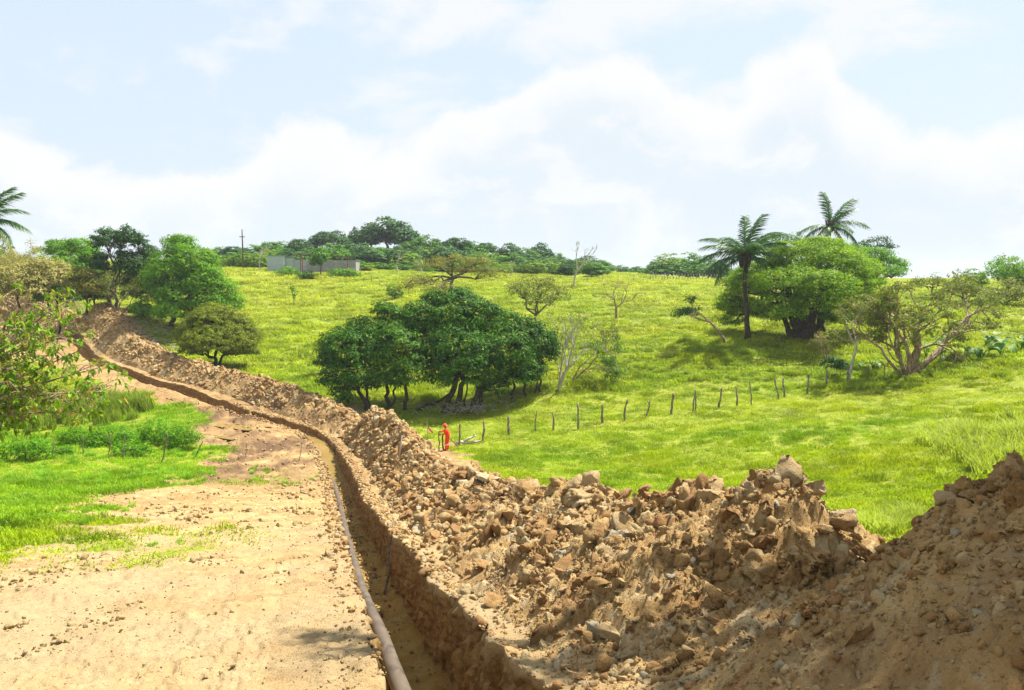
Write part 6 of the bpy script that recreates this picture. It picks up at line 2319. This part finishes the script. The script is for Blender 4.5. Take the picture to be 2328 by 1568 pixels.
# ------------------------------------------------------------------ roofless building on the hill and utility pole
def build_house():
    Y = 149.0
    k = Y / F
    b = P(608, 614, Y)
    b[2] = base_z([[b[0] + 8, Y]])[0]
    root = empty('roofless_building', b, 'long roofless block building with pale walls and rusty steel posts on the hill', 'building')
    M_wall = plain_mat('weathered_plaster', (0.37, 0.44, 0.48), (0.31, 0.37, 0.41), 2.5, 0.9)
    M_block = plain_mat('bare_block', (0.28, 0.28, 0.27), (0.23, 0.225, 0.215), 2.5, 0.95)
    M_rust = plain_mat('rusty_steel', (0.24, 0.09, 0.05), (0.13, 0.07, 0.05), 4, 0.7)
    M_conc = plain_mat('pale_concrete', (0.34, 0.34, 0.33), (0.24, 0.24, 0.235), 2, 0.9)

    def part(nm, mat, *box):
        g = Geo()
        g.box(*box)
        return add(nm, g.mesh(nm, False), mat, root)
    part('plastered_wall', M_wall, 0, 3.15, 0, 0.2, -0.5, 2.95)
    part('coping', M_conc, -0.1, 3.3, -0.06, 0.26, 2.953, 3.1)
    part('side_wall', M_wall, 0.0, 0.2, 0.203, 5.0, -0.5, 2.9)
    part('back_wall', M_block, 0.203, 16.4, 4.8, 5.0, -0.5, 2.3)
    part('side_wall', M_block, 16.2, 16.4, 0.903, 4.797, -0.5, 1.9)
    for x, h in ((3.2, 2.8), (4.75, 2.5), (7.2, 2.2), (12.7, 1.95), (14.6, 1.9), (16.3, 1.95)):
        part('column', M_conc, x, x + 0.28, 0.55, 0.85, -0.5, h)
    for x0, x1, h, m in ((3.483, 4.747, 2.55, M_wall), (5.033, 7.197, 2.25, M_wall), (7.483, 12.697, 2.0, M_block), (12.983, 14.597, 1.75, M_block), (14.883, 16.297, 1.7, M_block)):
        w = part('wall', m, x0, x1, 0.62, 0.80, -0.5, h)
        g = Geo()
        g.box(x0, x1, 0.58, 0.84, h + 0.003, h + 0.13)
        add('coping', g.mesh('coping', False), M_conc, w)
        for c in range(1, int(h / 0.4)):              # block courses: thin proud mortar lines
            g = Geo()
            g.box(x0 + 0.01, x1 - 0.01, 0.60, 0.617, c * 0.4 - 0.02, c * 0.4 + 0.02)
            add('course_line', g.mesh('course_line', False), M_conc, w)
    for x, h in ((6.25, 3.15), (6.6, 3.15), (15.1, 2.9)):
        part('steel_post', M_rust, x, x + 0.16, -0.35, -0.19, -0.6, h)
    part('steel_beam', M_rust, 5.0, 8.6, -0.38, -0.16, 3.153, 3.30)
    part('steel_beam', M_rust, 12.0, 16.0, -0.38, -0.16, 2.903, 3.05)
    part('rail', M_conc, 6.8, 10.2, -0.30, -0.22, 0.95, 1.12)
    part('rail', M_conc, 11.0, 14.9, -0.30, -0.22, 0.55, 0.72)
    part('floor_slab', M_conc, 6.0, 16.4, -0.8, 0.55, -0.75, 0.05)
    b2 = on_ground(P(553, 612, 152)[0], 152)
    pr = empty('utility_pole', b2, 'slender wooden utility pole on the skyline left of the building', 'pole')
    g = Geo()
    g.tube(np.array([[0, 0, -0.4], [0.02, 0, 4.0], [0, 0, P(553, 521, 152)[2] - b2[2]]]), [0.17, 0.14, 0.10], 8)
    add('pole', g.mesh('pole'), BARK, pr)
    zt = P(553, 521, 152)[2] - b2[2]
    g = Geo()
    g.box(-0.5, 0.5, -0.16, -0.06, zt - 1.5, zt - 1.36)
    add('crossarm', g.mesh('crossarm', False), BARK, pr)
    for x in (-0.4, 0.4):
        g = Geo()
        g.tube(np.array([[x, -0.11, zt - 1.36], [x, -0.11, zt - 1.22]]), [0.05, 0.035], 8)
        add('insulator', g.mesh('insulator'), M_conc, pr)
    for i, (u, v, s) in enumerate([(650, 625, 40), (770, 628, 44), (795, 630, 30), (690, 632, 30)]):
        q = hit(u, v)
        lb = [lobe(u, v - 8, q[1], s * 0.6, 12), lobe(u + s * 0.4, v - 6, q[1], s * 0.4, 10)]
        crown_tree('bank_bush', ['green bush below the building\'s left wall', 'green bush on the bank below the building\'s right end', 'bright bush at the right corner of the building', 'dark bush below the middle of the building'][i],
                   'shrub', q, [(q, q + np.array([0, 0, 0.5]), 0.05)], lb, L_bright if i != 3 else L_mid, BARK, (0.4, 0.2), 14, 16, 0.5, seed=760 + i)


build_house()


# roots and twigs sticking out of the cut bank and heap
def build_roots():
    r = np.random.default_rng(9)
    for i, (s, t, L) in enumerate([(S0 + 4.2, 1.0, 0.35), (S0 + 5.0, 1.1, 0.4), (S0 + 6.4, 1.0, 0.3), (S0 + 8.5, 1.4, 0.3), (S0 + 10, 2.4, 0.4), (S0 + 7.5, 2.6, 0.35), (S0 + 3.4, 2.2, 0.3), (S0 + 4.6, 2.4, 0.3), (S0 + 14, 4.0, 0.5), (S0 + 21, 4.2, 0.7), (S0 + 22, 4.1, 0.6)]):
        p, _ = surf_at(s, t)
        p = p[0]
        d = np.array([r.normal() * 0.7, r.normal() * 0.7, r.uniform(0.1, 0.6)])
        d *= L / np.linalg.norm(d)
        g = Geo()
        pts = wavy(np.zeros(3) - d * 0.2, d, 7, 0.09, r)
        g.tube(pts, np.linspace(0.005, 0.002, 7) * (1 + (s - S0) * 0.06), 5)
        o = add('root', g.mesh('root'), BARK_TAN, HEAP, p)
    # pole leaning in the trench
    a = np.array([*xy_st(np.array([S0 + 16.2]), np.array([0.25]))[0], floor_z(S0 + 16.2)[0]])
    b = np.array([*xy_st(np.array([S0 + 19.0]), np.array([0.74]))[0], 0])
    b[2] = base_z(b[None, :2])[0] + 0.25
    g = Geo()
    g.tube(wavy(np.zeros(3), b - a, 6, 0.02, r), np.linspace(0.03, 0.02, 6), 7)
    tag(add('trench_stick', g.mesh('trench_stick'), BARK, None, a), 'crooked stick propped against the right wall of the trench', 'stick')


build_roots()


# ------------------------------------------------------------------ haze
def build_haze():
    m = bpy.data.materials.new('thin_haze')
    m.use_nodes = True
    t = NT(m.node_tree)
    t.n.clear()
    out = t.node('ShaderNodeOutputMaterial')
    pv = t.node('ShaderNodeVolumePrincipled')
    pv.inputs['Color'].default_value = (0.86, 0.93, 1.0, 1)
    pv.inputs['Density'].default_value = HAZE
    t.l.new(pv.outputs[0], out.inputs['Volume'])
    g = Geo()
    g.box(-2400, 2400, -2400, 2400, -40, 32)
    o = add('haze', g.mesh('haze', False), m)
    tag(o, 'thin pale haze in the air over the far hill', None, None, 'stuff')


HAZE = 0.00022
build_haze()
